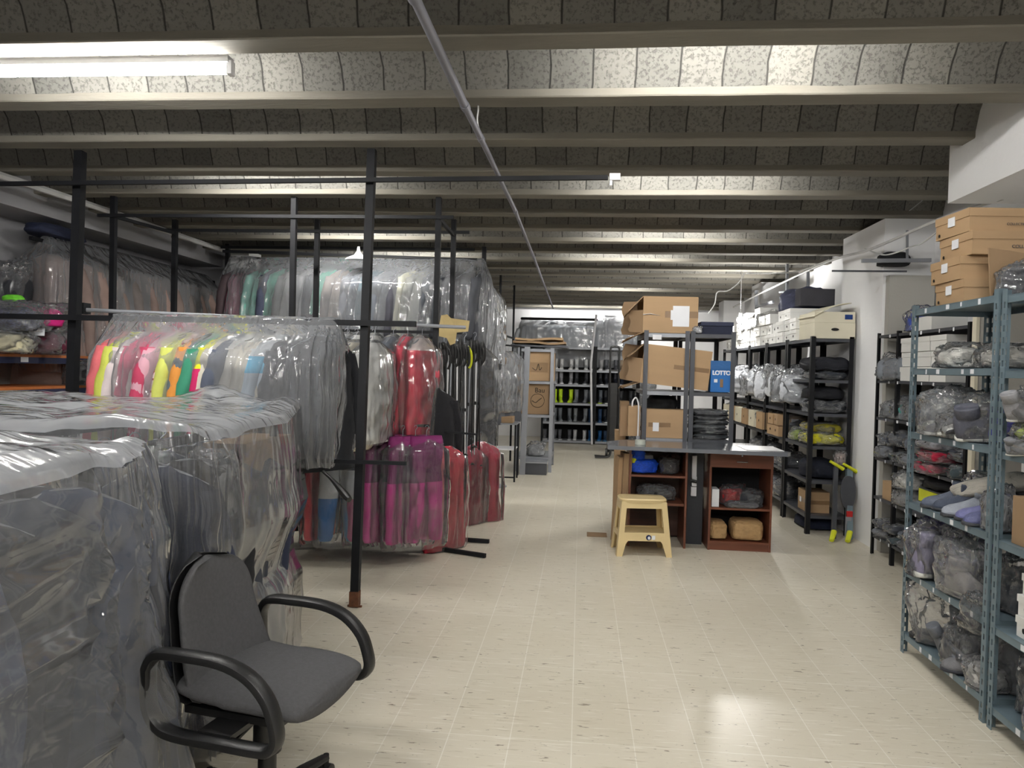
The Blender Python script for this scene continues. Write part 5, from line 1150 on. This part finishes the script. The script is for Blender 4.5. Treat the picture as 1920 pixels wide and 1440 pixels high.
for i in range(6):
    v = at(918+9*i, 650, y=9.6+.15*i); garment('coat', 'dark grey garment in plastic by the aisle far left, %s' % ORD[i], (v.x, 9.6+.15*i, 1.80), 1.25, cloth([(86, 88, 92), (64, 66, 72)][i % 2]), scale=.95, bag=F_bag, sleeves=False, blen=.95)
frame('clothes_rail', 'low black rail with the dark grey bagged garments', [('post', (-1.25, 9.5, 0), (-1.25, 9.5, 1.82), .022, None), ('post', (-.86, 10.5, 0), (-.86, 10.5, 1.82), .022, None), ('rail', (-1.25, 9.5, 1.82), (-.86, 10.5, 1.82), .022, None)], (-1.25, 9.5, 0))
t = empty('side_table', 'small black framed table with trays beyond the wine red coats', 'table', (-1.18, 9.85, 0))
for x in (0, .33):
    for y in (0, .4): bar('leg', (x, y, 0), (x, y, .76), .022, M_blk, t)
boxo('tray', -.02, .35, -.02, .42, .76, .78, M_ltsteel, t, bevel=.002); boxo('tray', 0, .33, 0, .4, .42, .435, M_board, t, bevel=.002); bar('stretcher', (0, 0, .06), (.33, 0, .06), .018, M_blk, t)
carton('flat brown carton on the small black table', (-1.02, 10.0, .782), (.26, .3, .08), M_card2); 
t = empty('round_base_stand', 'stand with round white foot on the floor past the clothes', 'stand', at(928, 912, z=0))
bm = bmesh.new(); loft(bm, [ering((0, 0, z), (1, 0, 0), (0, 1, 0), a, a, 32) for z, a in ((0, .15), (.012, .15), (.02, .13), (.022, .02))]); obj('round_foot', bm, M_ltsteel, t, smooth='auto'); bm = bmesh.new(); sweep(bm, [(0, 0, .02), (0, 0, 1.3)], .013, 10); obj('pole', bm, M_blk, t)
# shoe rack on the back wall
SY = 15.35; SL = [.06, .44, .83, 1.215, 1.515]
rack('shoe_rack', 'wide black shoe rack along the back wall', -.80, .27, SY, SY+.42, SL+[1.98], 2.0, M_blk, None, .04, sm=M_ltsteel, lip=.045)
rack('shoe_rack', 'narrower black shoe rack section behind the hand truck', .275, 1.35, SY, SY+.42, SL+[1.98], 2.0, M_blk, None, .04, sm=M_ltsteel, lip=.045)
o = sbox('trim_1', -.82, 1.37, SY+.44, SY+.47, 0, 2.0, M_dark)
scol = {4: [((206, 206, 206), (240, 240, 240)), ((196, 198, 200), (235, 235, 235)), ((170, 170, 172), (235, 235, 238)), ((90, 92, 98), (220, 220, 222)), ((150, 132, 112), (225, 225, 225))],
        3: [((150, 150, 156), (222, 222, 226)), ((60, 62, 68), (200, 204, 208)), ((40, 42, 48), (210, 210, 214)), ((38, 40, 50), (120, 124, 130)), ((50, 56, 70), (220, 220, 224))],
        2: [((190, 220, 40), (190, 220, 40)), ((120, 124, 130), (60, 64, 70)), ((90, 96, 104), (190, 220, 40)), ((34, 36, 40), (230, 230, 226)), ((48, 50, 54), (120, 120, 122))],
        1: [((110, 116, 122), (140, 146, 150)), ((130, 134, 138), (90, 94, 98)), ((36, 62, 96), (44, 80, 120)), ((30, 34, 42), (214, 218, 220)), ((20, 104, 110), (60, 150, 150))],
        0: [((96, 98, 104), (206, 208, 210)), ((200, 202, 204), (225, 225, 225)), ((30, 84, 136), (80, 140, 180)), ((40, 60, 84), (50, 110, 150)), ((110, 112, 114), (230, 230, 230))]}
for lv in range(5):
    for i in range(13):
        x = -.70+i*.155+(.02 if i % 2 else -.02); c = scol[lv][min(4, (i//2)*5//6)] if i < 12 else scol[lv][4]
        shoe('boot on the back shoe rack, %s tier up, %s from its left end' % (ORD[lv], ORD[i]), (x, SY+.17, SL[lv]+.002), .27 if lv else .25, c[0], c[1], rz=-PI/2+R.uniform(-.2, .2), kind='boot', hscale=1.0 if lv in (1, 2, 3) else .8)
# pale garments on the rail above the shoe rack
frame('back_rail', 'dark rail high on the back wall with the pale covered garments', [('rail', (-1.3, 15.85, 2.58), (.30, 15.85, 2.58), .05, None), ('bracket', (-1.3, 15.85, 2.58), (-1.3, 16.65, 2.58), .03, None), ('bracket', (.30, 15.85, 2.58), (.30, 16.65, 2.58), .03, None)], (-1.3, 15.85, 2.58))
for i in range(14):
    garment('coat', 'pale grey garment above the shoe rack, %s from the left' % ORD[i], (-1.2+.17*i, 15.95, 2.52), .5, cloth([(196, 202, 208), (176, 184, 192), (208, 212, 216)][i % 3]), scale=.9, sleeves=i % 2 == 0)
me = drape_mesh([(.06, 1.15, .03, 0), (-.1, 1.2, .2, .03), (-.6, 1.22, .25, .08), (-.95, 1.2, .22, .1)], nseg=220, e=5, seed=30, ff=24, fine=.008)
o = put('plastic_cover', me, film('pale cover film', .55, scale=8, strength=.5, stretch=(2, 2, .5)), loc=(-.15, 15.95, 2.52)); tag(o, 'translucent plastic cover over the pale garments at the back wall', 'plastic cover')
me = drape_mesh([(.06, .36, .03, 0), (-.1, .4, .15, .03), (-.9, .42, .2, .06)], nseg=120, e=5, seed=31, ff=20, fine=.008)
o = put('plastic_cover', me, MATS['pale cover film'], loc=(.82, 15.9, 2.62)); tag(o, 'translucent plastic hanging right of the light pole at the back wall', 'plastic cover')
bm = bmesh.new(); sweep(bm, [at(1118, 590, y=15.2), at(1108, 680, y=15.2), (.25, 15.2, .01)], .022, 8); o = obj('light_pole', bm, M_board); tag(o, 'thin light pole hanging before the back wall', 'pole')
# hand truck
t = empty('hand_truck', 'tall black hand truck with forks pointing into the aisle', 'hand truck', (.57, 13.0, 0))
for s_ in (-.075, .075):
    bm = bmesh.new(); sweep(bm, [(s_, 0, .1), (s_, 0, 1.86)], .018, 8); obj('upright', bm, M_plast, t)
bm = bmesh.new(); sweep(bm, bez([(-.075, 0, 1.84), (-.06, 0, 1.92), (.06, 0, 1.92), (.075, 0, 1.84)], 5), .018, 8); obj('handle', bm, M_plast, t)
for z in (.3, .7, 1.1, 1.5): boxo('cross_bar', -.075, .075, -.01, .01, z, z+.03, M_plast, t)
boxo('back_plate', -.10, .10, .0, .02, .12, 1.3, M_plast, t, bevel=.004)
for s_ in (-.06, .10):
    bm = bmesh.new(); sweep(bm, bez([(-.02, -.02+s_, .25), (-.04, -.06+s_, .08), (-.10, -.08+s_, .03), (-.30, -.1+s_*1.6, .03)], 5), .016, 8); obj('fork', bm, M_plast, t, smooth='auto')
for s_ in (-.1, .1):
    bm = bmesh.new(); loft(bm, [ering((s_+k_*.02, .06, .08), (0, 1, 0), (0, 0, 1), .08, .08, 20) for k_ in (-1, 1)]); obj('wheel', bm, M_plast, t)
for i in range(5):
    bagged('silver bag piled right of the hand truck, %s up' % ORD[i], (1.05, 12.6, .0+.30*i), (.3, .4, .3), [(120, 124, 130), (60, 62, 66)][i % 2], rz=i)

# ------------------------------------------------------------------ ceiling pipe, cables, bulb
t = empty('ceiling_pipe', 'grey pipe running under the ceiling beams toward the back', 'pipe', (-.5, 1.5, 2.72))
b0 = Vector((-.5, 1.5, 2.72))
P_ = [at(770, -20, z=2.74), at(870, 195, z=2.72), at(900, 256, z=2.72), at(966, 395, z=2.72), at(1000, 480, z=2.72), at(1037, 578, z=2.70)]
for a, b, r_ in zip(P_, P_[1:], (.019, .017, .015, .014, .014)):
    bm = bmesh.new(); sweep(bm, [a-b0, b-b0], r_, 12); sweep(bm, [a-b0, a-b0+(b-a).normalized()*.06], r_*1.3, 12); obj('pipe_section', bm, M_pipe, t, smooth='auto')
bm = bmesh.new(); sweep(bm, bez([at(893, 165, y=P_[2].y)-b0, at(897, 200, y=P_[2].y)-b0, at(895, 225, y=P_[2].y)-b0, P_[2]-b0], 4), .004, 5); obj('hanger_wire', bm, M_wire, t)
def cable(label, pts, r_, m=M_wire, name='cable'):
    bm = bmesh.new(); o0 = pts[0]; sweep(bm, bez([p-o0 for p in pts], 8), r_, 6); o = obj(name, bm, m, loc=o0, smooth='auto'); tag(o, label, 'cable'); return o
cable('white cable conduit along the right side above the black racks', [at(1880, 372, x=2.46), at(1760, 412, x=2.46), at(1630, 468, x=2.46), at(1555, 490, x=2.46), at(1440, 543, x=2.46), at(1375, 576, x=2.46)], .012, name='conduit')
cable('second thin cable sagging from the conduit to the ceiling', [at(1555, 487, x=2.4), at(1500, 508, x=2.2), at(1450, 512, x=1.9), at(1400, 512, y=9.0)], .007)
cable('white cable looping down behind the big open carton', [at(1396, 512, y=9), at(1385, 530, y=9), at(1365, 545, y=9), at(1345, 548, y=9), at(1340, 570, y=9), at(1328, 588, y=9)], .007)
cable('thin cable sagging before the white column', [at(1622, 466, x=2.5), at(1660, 478, y=6.3), at(1710, 462, y=6.0), at(1735, 452, y=5.6), at(1800, 400, y=5.2), at(1870, 372, y=4.8)], .006)
cable('thin wire hooked under the beams above the column', [at(1755, 338, y=6.4), at(1735, 370, y=6.4), at(1705, 395, y=6.4)], .004)
cable('white cable tray along the left side under the beams', [at(-20, 322, z=2.84), at(120, 368, z=2.84), at(230, 405, z=2.84), at(340, 443, z=2.84), at(420, 470, z=2.84)], .028, M_wire, 'cable_tray')
t = empty('light_bulb', 'bright bare bulb glowing above the white shoe boxes', 'lamp', at(1388, 600, y=10.2))
bm = bmesh.new(); bmesh.ops.create_icosphere(bm, subdivisions=3, radius=.045); obj('bulb', bm, emis('bulb glow', (255, 252, 246), 620), t, smooth=True)
bm = bmesh.new(); sweep(bm, [(0, 0, .03), (0, 0, .09)], .02, 10); sweep(bm, [(0, 0, .09), (0, 0, .66)], .004, 5); obj('holder', bm, M_board, t)
for i, (px, py, L_) in enumerate(((1418, 560, .5), (1396, 575, .4))): pass
bs = [('post', at(1476, 600, x=2.5), at(1476, 495, x=2.5), .03, M_ltsteel), ('post', at(1418, 610, x=2.5), at(1418, 545, x=2.5), .04, M_ltsteel), ('rail', at(1418, 575, x=2.5), at(1450, 566, x=2.5), .03, M_ltsteel), ('post', at(1515, 560, x=2.45), at(1515, 510, x=2.45), .03, M_ltsteel), ('rail', at(1462, 548, x=2.5), at(1515, 545, x=2.45), .02, M_ltsteel)]
frame('shelf_top_frame', 'pale metal frame parts rising above the white boxes', bs, at(1476, 600, x=2.5))
bs = [('rail', at(1616, 489, y=6.5), at(1745, 488, y=6.5), .03, M_ltsteel), ('post', at(1701, 488, y=6.5), at(1701, 432, y=6.5), .016, M_ltsteel), ('rail', at(1560, 508, y=6.6), at(1700, 509, y=6.6), .014, M_dkgry)]
frame('bracket_rail', 'grey metal bracket rail near the white column top', bs, at(1616, 489, y=6.5))
o = bagged('dark helmet shaped bundle above the grey panel', at(1675, 500, y=6.7), (.26, .2, .13), (30, 32, 36), bare=True, name='soft_bag')

bm = bmesh.new(); a_, b_ = at(606, 884, y=3.75), at(655, 937, y=3.6); m_ = at(625, 902, y=3.7); sweep(bm, bez([(0, 0, 0), m_-a_, b_-a_], 5), [.009]*5+[.011, .013, .017, .019, .019, .015], 10)
o = obj('bent_pipe', bm, M_plast, loc=a_, smooth='auto'); tag(o, 'black bent pipe with rubber grip sticking out of the sheet near the tall post', 'pipe')
t = empty('curved_tap', 'white curved tap pipe standing behind the counter beside the cartons', 'tap', (.53, 6.9, .886))
bm = bmesh.new(); sweep(bm, bez([(0, 0, 0), (0, 0, .28), (-.01, 0, .35), (-.03, -.01, .38), (-.055, -.02, .35), (-.06, -.02, .30)], 6), .007, 10); obj('spout', bm, M_board, t, smooth='auto')
bm = bmesh.new(); sweep(bm, [(0, 0, 0), (0, 0, .03)], .02, 14); obj('base_ring', bm, M_ltsteel, t)
bar('front_upright', (0, 0, 0), (.03, 0, 1.82), .075, M_ltsteel, tag(bpy.data.objects.new('leaning_upright', None), 'pale metal upright leaning in front of the carton rack', 'upright'))
u_ = bpy.data.objects['leaning_upright']; COL.objects.link(u_); u_.location = (-.80, 10.6, 0)
for i in range(3):
    garment('jacket', ['white padded jacket', 'cream jacket with grey hood', 'white jacket with pale yoke'][i]+' in the gap right of the long cover', (at([650, 668, 700][i], 620, y=5.35).x, 5.35, 1.74), [.9, 1.2, 1.35][i], [M_wb, cloth((222, 214, 196)), cloth((232, 232, 230))][i], scale=.98, bag=F_gar, blen=.84)
